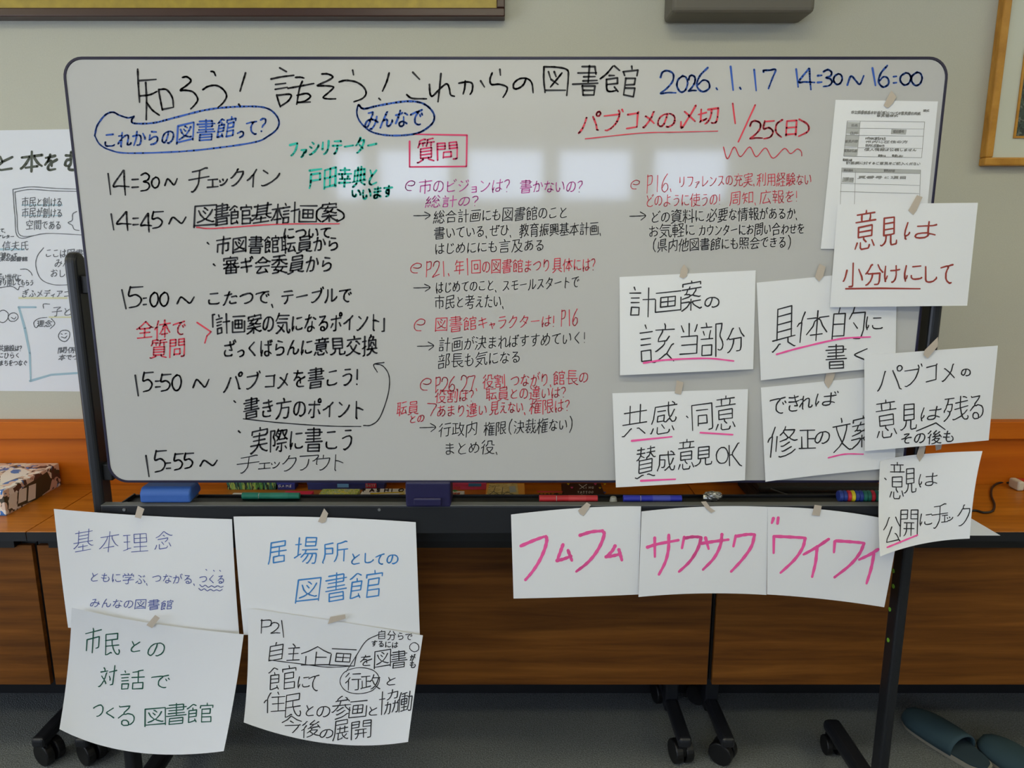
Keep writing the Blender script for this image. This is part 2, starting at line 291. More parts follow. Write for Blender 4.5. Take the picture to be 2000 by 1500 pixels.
[[15,32,10,34,6,41],[38,63,65,63],[23,8,18,20,15,32,16,32,16,78],[77,24,56,24,55,26,50,28,45,32,42,43,29,61],[52,8,52,77],[75,60,64,44,58,30,55,28,48,24,28,24]],
[[6,41,6,38,11,31,16,29],[54,30,75,30,76,47,33,47,34,30,54,30],[81,77,75,78,54,72,42,65,34,55],[18,78,18,30,16,28,18,20,26,6],[78,16,30,16],[29,77,31,78,42,72,45,68,49,66,51,62,54,46,54,7]],
[[53,32,51,30,38,30],[38,30,40,26,46,19,47,14],[6,43,6,39,10,33,16,31],[53,47,53,75,51,77,45,78],[30,71,39,59],[77,72,69,61],[80,53,77,51,74,46,71,45,69,38,66,36],[30,14,42,13,47,14,70,9,75,10],[39,47,40,43,48,38,53,32,58,30,66,22],[25,7,24,7,18,20,16,29,17,32,17,78],[71,45,46,48,38,47,32,49]],
[[52,20,53,12,51,7],[16,29,12,31,8,36,6,43],[36,32,71,32],[71,44,36,44],[34,75,34,57,71,57,72,75],[34,75,72,75],[30,20,77,20],[24,7,17,22,16,29,17,30,17,79]],
[[47,15,73,16,71,22,62,31,61,33],[57,33,52,37,36,42],[57,33,61,33],[57,33,44,20],[28,30,28,65],[67,55,51,63,45,65,43,64],[38,77,42,78,55,75,69,69,78,62],[81,40,75,41,71,40,63,36,61,33],[5,43,6,39,9,34,15,30],[61,44,47,52,44,53,40,53],[36,27,44,20,45,16,47,15,49,7],[16,78,16,32,15,28,22,8]],
[[5,44,6,38,11,31,15,30],[75,73,32,73],[53,43,44,44,44,61,63,61,63,43,53,43],[24,7,22,7,18,18,15,28,16,31,16,78],[67,29,41,29],[53,20,53,43],[75,73,75,12,33,11,32,78]],
[[5,42,5,40,9,33,14,30],[26,13,51,10],[53,62,27,62],[53,42,26,42],[65,7,63,53,58,70,57,73,54,73],[63,76,65,78,73,78,75,75,78,26,58,26,53,22,26,22],[22,6,20,8,14,28,16,32,16,78],[40,52,26,52,26,32,53,32,53,51,40,52],[25,76,54,73],[40,12,40,74]],
[[55,30,64,37,65,42],[78,65,77,74,75,76,58,77,53,75,51,69,51,43],[33,21,32,26,22,36,19,43],[42,7,44,12],[6,76,10,77,15,76,21,73,26,67,31,57,32,44],[76,20,9,20],[19,43,32,44,65,42,70,43]],
[[9,76,16,73,28,60,35,47,41,30,42,30],[77,75,65,65,57,51,47,32,42,30],[30,11,41,22,42,30]],
[[43,9,60,25,70,32,70,33,73,34,77,36,80,36],[70,33,65,38,20,38,16,33],[42,38,42,76],[5,36,8,36,16,33,16,31,26,25,41,10,43,9],[10,76,76,76],[66,56,20,56]],
[[73,76,69,69,66,68],[31,9,29,10,20,28,10,38],[41,34,30,53,22,63,20,71],[55,10,61,20,72,34],[66,68,65,63,60,56,57,53,53,51],[66,68,20,71]],
[[33,61,29,63,25,67,13,77,7,77],[74,77,55,62,50,62],[27,50,27,8],[77,51,7,51],[57,8,57,50],[10,24,75,24]],
[[65,22,21,22],[65,35,21,35],[65,47,21,47],[32,67,28,67,22,72,10,78,8,77],[55,60,56,67,76,77,79,77],[21,60,22,10,65,10,65,59],[8,60,77,60]],
[[9,77,10,78,15,76,26,70,29,67,31,67],[75,77,74,77,55,67],[33,7,33,58],[71,37,15,37],[51,59,51,6],[78,59,6,59],[71,59,70,16,16,16,15,59]],
[[61,56,45,40,41,39],[12,78,12,21,73,21,73,75,72,77,61,78],[22,59,28,56,34,51,37,46,40,39,41,39,42,30,42,7]],
[[73,49,73,73],[42,7,42,73],[16,15,16,38,68,38,69,15],[12,49,13,73,73,73]],
[[76,36,65,25,56,9],[36,39,34,52,28,65,18,75,11,77],[14,34,19,39,65,39,64,65,61,75,57,77,46,77],[33,8,29,10,21,25,14,34,9,38]],
[[52,14,52,32,49,52,44,64,38,72,32,76],[16,61,28,58,34,55,36,52],[40,14,76,14,75,53,72,73,69,77,67,77,59,77,55,75],[14,66,16,63,16,10],[34,26,6,32]],
[[53,16,53,57],[62,78,73,77,74,75,74,9],[5,12,7,14,10,14,25,12,37,8,40,8],[6,67,20,43,23,42,36,51],[25,12,25,78],[7,32,41,32]],
[[43,75,13,75],[29,14,28,7],[75,8,75,75,73,78,65,79,61,76],[60,18,60,57],[43,75,43,59,14,59,13,75],[29,26,12,26,8,22,8,14,48,14,49,20,45,26,29,26],[8,47,48,47],[29,26,29,59],[42,36,15,36]],
[[57,16,57,56],[63,78,73,77,74,74,74,7],[46,22,28,10],[8,26,19,18,25,11,28,10],[30,25,27,20],[43,74,42,61,20,61,19,74],[43,74,19,74],[14,42,42,42],[7,74,14,54,15,32,42,32,42,51,14,51]],
[[42,53,8,53],[63,78,72,77,75,73,77,54,77,26,48,26],[40,63,10,63],[7,12,43,12],[6,76,42,73,45,75,49,73,53,64,57,48,59,25,59,7],[25,32,10,32,9,44,40,45,41,43,40,32,25,32],[35,6,35,22,34,23,16,23,16,6],[25,74,25,23]],
[[26,29,6,29],[69,79,73,79,76,76,77,50,57,50],[65,42,63,61,58,74,55,77],[29,50,49,50,47,75,45,79,41,79],[61,34,69,34,71,32,73,15,37,15],[54,6,53,14,48,26,42,32,35,35],[17,6,17,78],[38,42,36,61,31,73,27,78]],
[[62,18,61,14,54,10],[56,34,57,40,63,45,71,51,77,53],[20,78,43,74,55,69,65,63,69,63],[38,20,35,33],[41,6,36,7,26,14,24,20],[24,63,26,65,29,64,46,58,54,53,57,53],[30,34,28,40,19,48,10,54,6,53],[25,51,27,52,47,43,51,43],[19,21,21,20,38,20,61,19,63,18,67,19,71,23],[8,34,77,34]],
[[27,32,26,11],[27,32,25,35,25,40,20,56,10,73],[52,32,55,11],[12,11,55,11],[27,32,32,34,38,49,50,63,67,74,75,77,79,75],[29,77,44,71,51,65,55,64,66,50,70,42,72,32,52,32]],
[[18,57,24,55],[26,40,24,55],[43,78,57,78,60,76,64,65,65,55,24,55],[64,10,19,10,19,27,65,27,65,10,64,10],[8,40,75,40]],
[[22,30,24,27,31,22,43,11],[22,30,18,30,10,35,6,34],[22,30,24,34,60,34,65,29],[20,73,66,73],[20,78,20,50,65,50,66,73],[43,11,59,25,76,34]],
[[24,26,61,26],[63,79,73,78,75,74,75,11,10,12,10,78],[28,61,57,61,56,40,29,40,28,67]],
[[24,74,24,50],[24,74,69,74],[39,6,36,7,34,14],[26,30,37,37,38,40],[36,47,38,40],[69,74,69,49,37,49,36,47,32,47,10,53,7,52],[8,28,13,28,32,14,65,15,64,21,53,32,43,40,38,40]],
[[8,77,12,65,16,46,16,10,71,10,71,75,69,78,59,79],[30,68,30,51,57,51,57,67,55,68,30,68],[61,38,26,38],[59,25,28,25],[43,38,43,18]],
[[55,71,55,65],[55,71,75,78,81,77],[69,54,16,54],[69,43,16,43],[7,77,12,78,29,71],[29,71,29,65],[66,13,65,9,20,9,19,10,19,22,66,23,66,13],[29,65,16,65,16,33,69,34,69,65,29,65]],
[[74,22,49,22],[36,22,11,22],[62,78,70,78,73,77,74,75,74,34],[74,34,49,34,49,10,73,10,74,34],[29,67,55,67,54,47,30,47,29,71],[11,78,11,10,36,10,35,34,11,34]],
[[75,74,74,10,10,10,10,74],[75,74,10,74],[29,34,29,30,55,30,55,54,29,55,29,34]],
[[74,72,10,72],[39,18,43,20,49,26],[67,62,63,63,53,59,46,56,45,53],[23,26,29,40,40,53],[43,36,36,28],[63,25,57,38,45,53],[20,63,32,59,39,55,40,53],[45,53,40,53],[10,77,11,10,74,10,74,77]],
[[20,77,20,45,18,44],[7,52,13,46,18,44],[32,77,76,77],[54,30,54,77],[35,46,73,46],[35,8,33,18,29,21,28,26,20,38,18,44],[76,20,8,20]],
[[61,25,24,25],[24,36,61,36],[14,76,72,76],[7,47,78,47],[11,14,75,14],[42,56,42,76],[25,62,60,62],[61,6,61,52,67,58,75,63,81,63],[8,64,9,65,22,55,25,49,24,45,24,7]],
[[32,29,32,36,29,42,28,46],[78,76,77,77,68,69,65,67],[65,67,65,63],[65,63,68,61,71,55,75,45,75,39],[65,63,61,60,56,50,53,39],[15,46,15,39,14,37,14,29],[23,6,23,29],[38,61,7,61],[10,14,36,14],[23,47,23,77],[63,28,72,28,74,26,74,10,47,10,47,77,54,77,65,67],[47,39,75,39],[9,46,36,46],[38,29,7,29]],
[[43,42,40,52],[7,61,16,57,18,55],[73,20,40,20],[18,55,27,52],[63,52,63,58,57,69,49,78,45,78],[50,53,49,57,43,65,33,74],[18,7,18,55],[79,41,31,41],[40,20,40,8,73,9,72,31,40,31,40,20],[26,25,8,25],[28,61,38,52,75,52,76,57,73,75,70,79,63,79]],
[[42,46,44,43,76,43],[81,75,77,77,72,76,59,69,53,63,47,56,45,51,40,43,9,43],[71,20,14,20],[42,7,41,49,38,51,34,60,26,69,11,77,8,77,6,76]],
[[18,65,25,63],[34,24,33,29,25,35,12,42,8,42],[10,78,35,75,38,73,40,70],[77,77,72,77,61,73,51,71,50,69],[50,69,51,67,58,59,59,53],[50,69,40,70],[80,40,75,42,58,34,52,29,51,24],[28,53,25,63],[40,70,38,67,28,65,25,63],[14,11,43,10,65,6,69,8],[42,10,42,40,40,43,36,45,34,51],[76,24,8,24],[78,52,7,52]],
[[16,12,64,13],[77,44,8,44],[28,78,38,78,42,76,43,32,45,29,63,18,64,13]],
[[41,6,44,13,44,20],[18,8,23,14,23,20],[62,20,63,14,68,8],[61,35,22,35],[57,36,54,41,44,45,42,49,42,77,40,78,29,79,24,75],[10,31,10,20,62,20,75,20,75,31],[9,54,77,54]],
[[46,57,49,64,58,72,71,77,76,78,78,77],[42,7,43,14],[67,43,18,43],[8,56,77,56],[17,30,69,30,75,25,74,14,10,14,10,24],[8,77,10,78,24,72,34,65,37,61,38,58,42,53,42,23]],
[[42,7,43,14],[22,76,63,76],[53,25,55,24,61,28,72,38],[63,54,61,49,55,45,43,35],[63,54,63,76],[13,38,23,31,29,24],[75,23,75,14,43,14,10,14,10,23],[22,76,22,57,24,51,43,35],[77,57,65,53,61,56,24,56,20,54,9,59,8,58]],
[[60,38,61,32,63,28],[24,24,23,31,24,33,24,38],[42,12,42,6],[42,24,42,46],[10,22,10,13,42,12,75,13,75,22],[19,65,67,65],[79,53,75,54,65,52,63,53,23,53,20,52,12,53,9,55,7,55],[42,53,42,76],[33,38,32,42,25,47,19,54,19,76],[19,76,67,76],[66,23,64,22,57,22,24,24],[8,38,77,38],[67,76,67,53,63,48,55,44,51,38]],
[[20,7,25,14,24,21],[53,58,53,53,47,42],[35,68,36,67,30,57,26,56],[26,50,26,56],[26,50,28,48,32,30,34,27],[26,50,20,46,12,36],[26,56,23,58,18,67,10,75,4,75],[78,27,45,27],[7,21,38,21],[68,7,68,74,67,77,57,77]],
[[29,78,38,78,41,77,42,75,43,8],[20,28,14,47,8,58,6,59],[78,61,76,51,65,28]],
[[28,75,70,75],[15,41,77,41],[16,26,71,26,71,11,16,11,15,49,12,67,8,77],[28,75,28,57,49,56,70,57,70,75],[49,56,49,26]],
[[51,71,49,73,31,76],[79,77,77,78,73,77,61,71,60,68],[71,60,60,68],[60,68,56,67,52,62,50,59,49,53],[31,76,31,53],[37,31,37,53],[22,53,78,53],[7,77,12,65,14,52,16,10,72,10,72,24,15,24],[60,31,60,53],[74,38,24,38]],
[[77,19,8,19],[16,68,16,37,69,37,69,65,68,67,65,68,57,68],[42,78,42,20,43,14,41,8]],
[[66,7,53,13,51,16],[36,20,36,26,34,34],[16,8,20,8,30,10,39,14,40,16],[51,16,40,16],[51,16,53,19,68,25],[30,34,29,40,25,44,23,50,22,73],[40,16,39,19,36,20,16,25,12,24],[45,42,45,78],[8,34,77,34],[59,73,69,72,69,50,25,50,16,53,12,57,8,59]],
[[14,28,20,18,23,16],[26,7,23,16],[21,58,22,36,71,36],[77,59,7,59],[73,17,23,16],[47,78,47,17]],
[[60,38,56,48],[26,30,26,39,28,42,27,49],[42,7,42,30],[10,64,75,64],[42,78,42,49],[7,30,78,30],[16,15,69,15],[71,49,14,49]],
[[70,69,69,63,60,50],[70,69,27,73,28,67,38,49,45,30,47,28],[70,69,73,71,75,75,75,79],[48,17,45,7],[77,18,15,18,14,52,12,64,8,76]],
[[73,14,65,8],[26,41,26,71],[77,61,79,64,78,73,77,75,73,78,66,76,59,64,53,40,51,8],[77,22,8,22],[9,75,44,67],[12,41,42,41]],
[[23,25,15,11],[42,7,42,36],[18,55,70,55],[69,11,65,20,61,26],[13,75,70,75],[70,75,70,36,15,36]],
[[24,26,20,32,17,40],[50,67,38,53,36,44],[50,67,47,71,41,74,28,77],[50,67,54,67],[18,78,18,41,17,40],[54,67,68,51,69,44,36,44],[54,67,57,71,67,75,73,77,78,77,80,76],[6,47,12,42,17,40],[8,22,21,10,22,7,24,6],[30,36,33,34,40,26,41,10,63,10,63,29,65,32,77,32]],
[[57,68,58,65,67,55,68,51,45,49],[57,68,52,68],[57,68,59,71,65,74,77,78,79,77],[40,53,47,62,51,65,52,68],[52,68,51,70,42,75,30,78],[9,20,17,14,22,6,25,6],[47,39,45,49],[39,38,40,34,47,30,51,24],[17,39,8,43],[52,6,38,19,37,23],[66,28,70,32,71,36,75,38,77,43],[69,15,67,15,60,21,53,24,37,23],[45,49,42,50,40,53,30,59],[24,24,18,34,17,39,18,78],[71,36,51,38,49,39,37,38,32,40]],
[[67,36,76,51,78,58],[14,33,13,42,8,55],[31,8,47,19],[29,63,24,63,8,73,4,71],[30,56,35,55,49,41,60,28,68,14,70,12,72,12],[64,64,63,73,60,77,34,77,31,76,29,67,29,28]],
[[36,49,46,61],[14,58,11,68,8,73,6,74],[45,26,40,22,38,22],[18,36,61,36,61,41,57,46,51,51],[79,27,75,28,65,24,51,15,42,7,39,8,23,22,8,28],[77,71,68,56],[26,57,26,73,29,76,59,76,61,74,62,69]],
[[18,7,18,78],[34,33,29,30],[9,22,7,36,5,40],[25,20,29,30],[32,75,77,75],[34,33,40,23,41,11],[75,24,39,24],[38,48,73,48],[55,8,55,75]],
[[25,26,22,19],[71,54,35,54],[16,78,16,6],[71,65,35,65],[8,23,6,40],[74,23,33,23],[53,33,53,6],[62,78,70,78,71,75,71,43,36,43,35,78],[32,12,76,12],[28,34,79,34]],
[[17,65,10,76],[75,74,67,63],[43,12,43,6],[59,72,57,76,55,78,32,78,28,75,28,65],[28,12,28,20,29,26],[66,45,19,45],[47,65,39,60,39,55],[56,26,58,19,57,12],[39,55,20,55,19,36,65,35,66,36,66,55,39,55],[76,26,9,26],[72,12,12,12]],
[[43,49,43,35,24,36,24,49,43,49],[43,49,45,51,50,52,57,46,60,45],[75,73,69,63],[71,25,65,37,63,40,60,41],[60,45,60,41],[60,45,68,53,75,53,78,49,79,45,77,43],[70,14,70,10,63,6],[45,25,22,25],[62,71,61,75,57,78,29,78,26,75,26,62],[38,57,47,67],[14,64,9,75,6,75],[52,6,53,24,57,38,60,41],[77,14,14,14,12,42,8,53]],
[[57,64,57,57],[57,64,53,65,49,69,40,77,38,76],[57,64,59,66,61,71,66,76,73,77,75,77,77,73,78,64,77,62],[72,21,72,14,62,7,59,8],[24,66,32,66,34,64,36,58,36,38,14,38],[71,34,63,53,57,57],[57,57,55,55,52,42,49,19,49,7],[77,21,14,21,14,57,11,69,8,76,8,79]],
[[9,12,76,12],[17,51,69,51],[69,51,69,27,18,27,16,57,13,69,8,77]],
[[12,28,34,28,34,47,12,47],[68,77,68,36],[36,10,12,14,12,47,10,62,6,76,8,79],[77,10,73,8,61,12,49,14,48,53,44,69,40,76],[48,36,78,36]],
[[49,75,49,39],[49,75,55,74,61,71],[74,24,47,24],[66,56,69,55,75,49,80,49],[76,10,38,10,38,49,36,65,32,75,33,79],[61,39,61,47,64,55,66,56,67,61,73,71,77,75],[38,39,77,39],[7,51,16,49,20,46,26,45,28,43],[8,24,26,24],[18,6,18,74,16,78,11,78]],
[[72,20,38,20],[55,58,73,58],[9,78,16,77,17,73,17,6],[6,51,16,49,18,46,26,45,28,42],[34,42,77,42],[55,43,55,75],[38,20,38,8,72,9,72,30,71,32,38,32,38,20],[39,53,38,64,36,64,34,71,29,77],[38,64,40,65,47,73,55,75,55,77,77,77],[6,24,26,24]],
[[60,35,66,46],[54,60,57,62,59,67,65,72,75,77,79,77],[57,26,58,22,61,16,61,13,46,12],[47,6,46,12],[45,47,51,34,52,34],[24,45,18,45,14,49,6,50],[38,58,38,24,43,14,46,12],[37,26,73,26,73,58],[23,24,6,24],[30,79,42,75,49,68,52,61,54,60,55,49],[54,60,57,58,79,58],[31,58,52,58,54,60],[16,6,16,76,14,77,9,78]],
[[42,39,37,37,26,37],[42,39,45,34,49,33],[77,77,72,74,65,65,61,63],[61,57,61,63],[61,57,63,56,67,47,72,28,72,22],[61,57,58,55,56,51,51,36,49,33],[61,63,59,63,50,73,43,77],[11,68,11,32],[54,7,52,20,49,24,49,33],[51,22,78,22],[26,12,26,65],[8,12,40,12],[42,61,39,63,11,68,6,69,6,71]],
[[6,49,8,50,12,48,15,45,16,42],[62,55,62,62],[62,55,59,53,53,34,51,32],[62,55,65,53,69,42,73,22],[43,77,51,72,59,63,62,62],[25,40,28,30],[79,76,77,77,73,74,65,63,62,62],[12,77,15,79,22,79,24,77,24,53,26,50,33,45,34,41],[42,57,7,61],[34,28,35,23,42,9],[37,20,32,15,10,15],[21,6,21,29],[53,22,78,22],[51,32,56,8],[16,42,24,40,43,41,45,40,48,33,51,32],[6,29,42,29]],
[[43,15,44,13,41,6],[63,22,63,26,61,33,49,52,41,60,31,67,9,77],[77,76,75,77,66,73,45,61,30,43,22,29,21,22],[7,22,77,22]],
[[11,25,8,12],[20,43,27,47,32,55,32,59],[53,41,44,35],[34,11,30,26],[6,69,6,64,11,57,16,45,20,43],[48,14,55,18],[68,78,68,6],[41,59,77,53,81,55],[21,7,21,34,20,37,21,45,21,78],[7,35,34,35]],
[[42,7,45,12,44,21],[45,77,53,78,59,77,62,75,66,61,67,41,32,40],[9,77,14,74,20,68,27,57,32,40,32,21],[10,21,76,21]],
[[22,20,23,13,20,6],[47,18,77,18],[20,78,27,78,30,75,32,38,16,38],[60,28,60,64],[49,7,47,18,45,19,40,30],[8,78,7,76,10,72,14,57,16,20],[7,20,34,20],[40,49,45,48,48,44,59,42,63,38,75,35,75,57,73,59,69,60],[46,34,46,73,47,77,49,78,75,78,79,73,79,70,77,67]],
[[18,72,67,72],[18,42,67,42],[67,77,67,12,18,12,18,77]],
[[67,67,19,67],[67,77,19,77],[77,49,7,49],[19,77,19,57,66,57,67,77],[13,40,71,40],[7,21,77,21],[16,11,65,11,67,12,67,29,65,30,15,30],[42,6,42,48]],
[[38,32,24,37,16,38],[16,16,16,38],[49,31,74,31],[23,7,24,15],[74,20,49,20],[71,51,14,51],[8,77,77,77],[42,77,42,51],[17,63,68,63],[40,15,7,15],[42,43,46,38,49,31,49,9,74,10,73,42,71,43,64,43,61,42]],
[[8,72,22,63,36,48,40,45,45,43,46,42,77,42],[42,78,42,7],[8,42,38,42,49,48,50,51,69,68,76,72,79,71],[71,20,15,20]],
[[8,63,13,60,23,49,33,32,34,24],[51,24,52,33,62,49,69,57,77,63],[42,78,42,7],[62,62,23,62],[76,24,9,24]],
[[8,73,15,70,24,63,36,50,41,46],[46,46,47,44,77,44],[46,46,49,51,65,67,76,73,79,73],[69,24,66,25,60,37],[20,25,25,36],[46,46,41,46,38,44,8,44],[42,7,42,45,41,46,42,47,42,78],[12,17,73,17]],
[[43,12,42,7],[49,41,51,38,58,32,59,27],[81,75,75,77,59,69,51,64,48,59],[28,27,24,36],[34,26,36,20],[38,59,34,64,28,69,14,75,10,77,8,76],[38,42,36,44,32,45,10,48],[38,42,36,39,25,38,24,36],[18,38,24,36],[10,18,10,12,75,12,75,18],[42,78,42,51],[38,42,49,41,51,43,71,48,76,47],[77,26,8,26],[8,57,36,57,38,59,48,59,49,57,77,57]],
[[47,65,32,73],[67,59,65,63,67,65,72,70,78,73],[18,38,14,40,12,49,6,60,6,63],[57,55,61,57,64,59,67,59],[38,49,43,56],[47,16,47,12,44,7],[75,50,67,59],[69,7,67,10,67,16],[29,52,29,47,24,40,20,38,18,38],[28,25,8,25],[78,40,35,40],[19,79,19,40,18,38,19,6],[75,28,39,28],[57,17,57,74,55,78,48,79],[77,16,37,16]],
[[18,40,14,42,6,59,6,61],[18,34,24,36,29,43,29,48],[41,48,36,49],[42,6,41,14],[77,14,41,14],[7,25,28,25,30,23,34,22,38,16,41,14],[77,42,45,42],[42,64,77,64],[42,53,76,53],[19,78,19,41,18,40,19,6],[42,76,79,76],[77,29,37,29],[42,76,42,49,41,48,43,42,45,42,47,31,51,28,52,22],[61,29,60,37,62,43,62,75]],
[[6,65,6,59,10,47,14,44],[58,55,59,52],[58,19,75,19],[47,19,31,19],[47,55,47,52],[16,37,21,39,23,43,22,47],[70,79,73,79,75,75,75,10,58,9,58,30,75,30],[31,78,31,9,47,9,47,29,31,30],[8,24,22,24],[16,79,16,45,14,44,15,38,16,37,16,6],[67,40,39,40],[53,40,53,75],[39,72,43,70,48,65,51,64,54,59,65,59,65,47,42,47,41,59,50,59,54,65,57,65,65,71]],
[[71,42,44,42],[19,74,19,35],[12,12,74,12],[44,12,44,74],[8,75,77,75]],
[[24,51,16,47],[61,8,65,8,72,12],[8,77,16,70,23,59,24,51,28,47,30,35,30,28,16,28],[18,10,16,28,14,28,12,38,7,46,7,50],[7,10,34,10],[40,26,75,21],[34,75,36,76,41,75,59,66,61,62,67,59,75,49],[53,6,54,38,59,61,63,71,69,77,76,77,78,75,79,69,77,67],[38,45,77,37]],
[[43,65,42,68,25,73,18,73],[18,40,77,40],[78,67,77,75,72,77,65,76,59,69,51,51,51,42,49,38,47,13],[72,10,66,8,51,11,47,13,37,13,18,16,18,73]],
[[40,72,38,70,36,70,21,75,13,75],[73,48,13,48],[73,63,75,67,75,71,72,77,67,77,62,76,54,69,49,61,46,54,46,50,43,47,42,30],[13,30,67,29,67,11,14,11,13,75]],
[[67,27,24,27],[15,40,63,40,65,68,69,75,72,78,77,77,79,72,79,67,77,65],[76,15,22,14],[49,73,31,58,20,51,18,51],[8,77,12,78,28,67,33,62,38,59,45,47],[24,6,22,14,20,15,17,22,8,33]],
[[8,31,18,36],[12,8,23,14],[20,51,22,54,10,75],[54,47,62,65,70,73,77,77],[71,45,71,20,34,20],[51,6,51,41,47,56,42,66,32,75,26,77],[29,45,49,45,51,47,54,47,55,45,78,45]],
[[69,65,76,77],[54,77,51,66],[11,30,30,30],[53,10,52,19,49,23,41,30,39,30,36,29],[32,67,34,77,36,80],[18,65,16,65,10,77],[56,55,42,55,42,38,73,38,73,55,56,55],[40,10,75,10,73,26,71,28,63,28,59,26],[11,53,30,52,29,10,11,10,11,53]],
[[38,26,75,26],[37,58,75,58],[28,61,18,63,18,65,15,66,6,69],[30,76,79,76],[56,10,56,75],[7,12,27,12],[18,12,18,63],[75,26,75,42,38,42,38,10,74,10,75,26],[8,37,26,37]],
[[16,52,72,52],[16,32,72,32],[43,12,43,77],[59,78,71,77,72,74,72,12,16,12,16,52,13,66,9,75]],
[[42,12,42,72],[11,42,73,42],[73,72,11,72],[73,77,73,12,11,13,11,77]],
[[74,33,74,74],[73,12,12,12],[11,33,11,74,74,74],[24,43,60,43],[42,28,24,28,24,59,60,59,60,28,42,28],[42,59,42,28]],
[[26,30,26,24,22,19,23,12],[42,11,42,43],[63,16,59,24,59,30],[35,31,33,36,19,45,18,47,10,50,6,49],[81,48,76,49,69,47,67,45,53,37,51,35,49,30],[67,76,67,51,69,47],[67,63,19,63],[19,76,67,76],[67,51,19,51],[42,51,42,76],[18,47,19,51,19,76],[14,12,42,11,64,8,71,9],[8,30,34,30,35,31,77,30]],
[[10,43,34,43],[50,20,76,20,74,59,71,73,68,77,61,77,55,76],[20,20,22,7],[61,54,52,41],[53,6,50,20,49,20,43,33],[10,76,10,20,34,20,34,69,10,69]],
[[67,72,16,72],[16,52,67,52],[16,32,67,32],[67,77,67,12,16,12,16,77]],
[[65,20,27,20],[8,75,10,75,24,63,28,63],[58,63,62,64,76,75,79,75],[27,32,65,32],[42,78,42,54],[76,54,12,54,12,19],[65,32,65,42,64,43,28,43,27,9,65,9,65,32]],
[[73,69,49,69],[24,53,28,54,38,67],[49,75,49,14,73,14,73,75],[40,41,7,41],[8,30,12,20,14,16,16,7],[24,18,24,53,22,53,20,62,14,71],[38,18,14,18]],
[[53,28,73,40,75,40],[32,30,18,39,12,41],[41,6,43,16],[42,49,42,75],[75,27,75,17,10,17,10,30],[10,76,75,76],[67,48,18,48]],
[[73,22,12,22],[30,65,31,62,24,34],[42,16,42,12,41,6],[49,74,61,34],[8,75,77,75]],
[[41,28,41,22],[51,6,49,12],[72,75,13,75],[17,7,16,13],[42,51,29,53,30,66,55,66,56,65,55,52,42,51],[24,14,25,23],[8,22,13,15,16,13],[61,28,61,24,63,22,59,14],[59,41,25,41],[42,36,42,51],[78,13,59,14,49,12],[41,22,47,14,49,12],[72,75,71,28,14,28,13,75],[43,18,38,13,16,13]],
[[20,61,21,74],[9,31,10,26,14,21,22,7],[21,31,20,36,13,43,12,49],[42,75,49,75,57,72],[31,47,21,49,12,49],[12,49,8,50,7,52],[30,59,33,67,32,69],[6,76,10,61],[42,40,77,40],[62,12,63,51,67,67,69,73,72,77,77,77,79,72,80,67,79,65],[9,31,22,31,25,29,30,21],[42,75,42,14,55,12,62,12,63,10,71,8,79,10],[29,38,31,47,33,49,32,53]],
[[71,78,53,70,45,67,42,68],[9,31,10,26,17,15,20,7],[9,31,20,31],[10,49,17,49,28,47],[34,71,31,70,28,59],[52,52,53,51,65,58],[20,73,19,61],[6,76,10,61],[28,20,23,30,20,31],[77,48,76,49,73,47,62,40,51,29,45,20],[37,47,40,48,59,35,70,20,70,15,49,14],[20,31,18,37,7,52],[26,38,30,52,33,53],[53,6,52,6,50,13,47,16,45,20,37,28]],
[[32,70,28,58],[9,61,6,77],[20,8,10,25,9,30],[29,47,28,40,28,37],[29,47,20,49,11,49],[20,75,20,68,19,61],[29,20,24,28,20,31],[9,30,20,31],[11,49,12,43,19,36,20,31],[11,49,6,52],[38,76,78,76],[58,76,58,45],[35,41,40,42,59,32,68,22,72,14,71,10,38,10],[45,10,45,16,49,24,55,31,64,37,72,41,78,42],[42,56,74,56]],
[[13,47,14,49,30,47],[65,8,74,21],[9,31,10,26,15,19,20,8],[68,71,68,75,66,78,51,78,49,76,49,58],[27,59,30,68],[49,8,42,20,38,26,36,26],[69,38,69,34,66,30,63,28],[69,38,72,39,73,42],[69,38,56,40,45,40],[9,61,6,76],[20,73,19,61],[41,60,37,74],[13,47,8,50,7,52],[78,73,71,59],[20,31,18,37,12,44,13,47],[61,53,51,47],[28,38,31,52],[9,31,22,30,28,20],[41,43,45,40,46,35,49,32,57,19]],
[[69,45,37,45,36,43],[30,47,32,44,36,43],[30,47,28,45,8,54],[30,47,28,48,30,47],[29,59,31,51,30,47],[45,32,43,36,38,40,36,43],[38,7,38,31],[16,16,57,16,62,20],[55,30,57,26,61,22,62,20,69,14,69,13],[24,61,28,59,63,59,61,72,58,77,43,78,38,75],[77,31,54,30,45,32,43,31,9,31]],
[[12,28,28,28],[28,45,12,45],[67,54,72,63,73,69],[73,69,42,72,43,65,51,53,55,39],[73,69,75,71,77,77],[43,13,73,13],[12,64,12,10],[28,79,28,10],[34,59,27,62,7,65],[38,39,77,39],[7,10,34,10]],
[[65,53,20,53],[56,14,55,20,61,24,61,28],[32,16,30,20,23,26,22,30],[20,65,65,65],[43,14,42,6],[16,31,22,30,22,31,24,31,60,29,63,28,67,29,71,34,73,34],[51,79,63,79,65,77,65,41,21,41,20,42,20,78],[77,14,43,14,32,16,30,14,8,14]],
[[69,74,17,74],[43,6,41,7,39,18],[69,37,17,37],[69,55,17,55],[17,74,18,18,69,18,69,74]],
[[72,26,63,26],[37,21,46,21],[75,77,56,66,53,67],[8,77,10,77,28,67,32,67],[13,42,22,42],[71,42,63,42],[22,26,13,27],[55,58,55,10,30,10,30,58],[39,31,38,32,38,46,47,46,47,32,39,31],[71,58,73,10,63,10],[25,10,20,9,12,12,14,58],[7,58,77,58]],
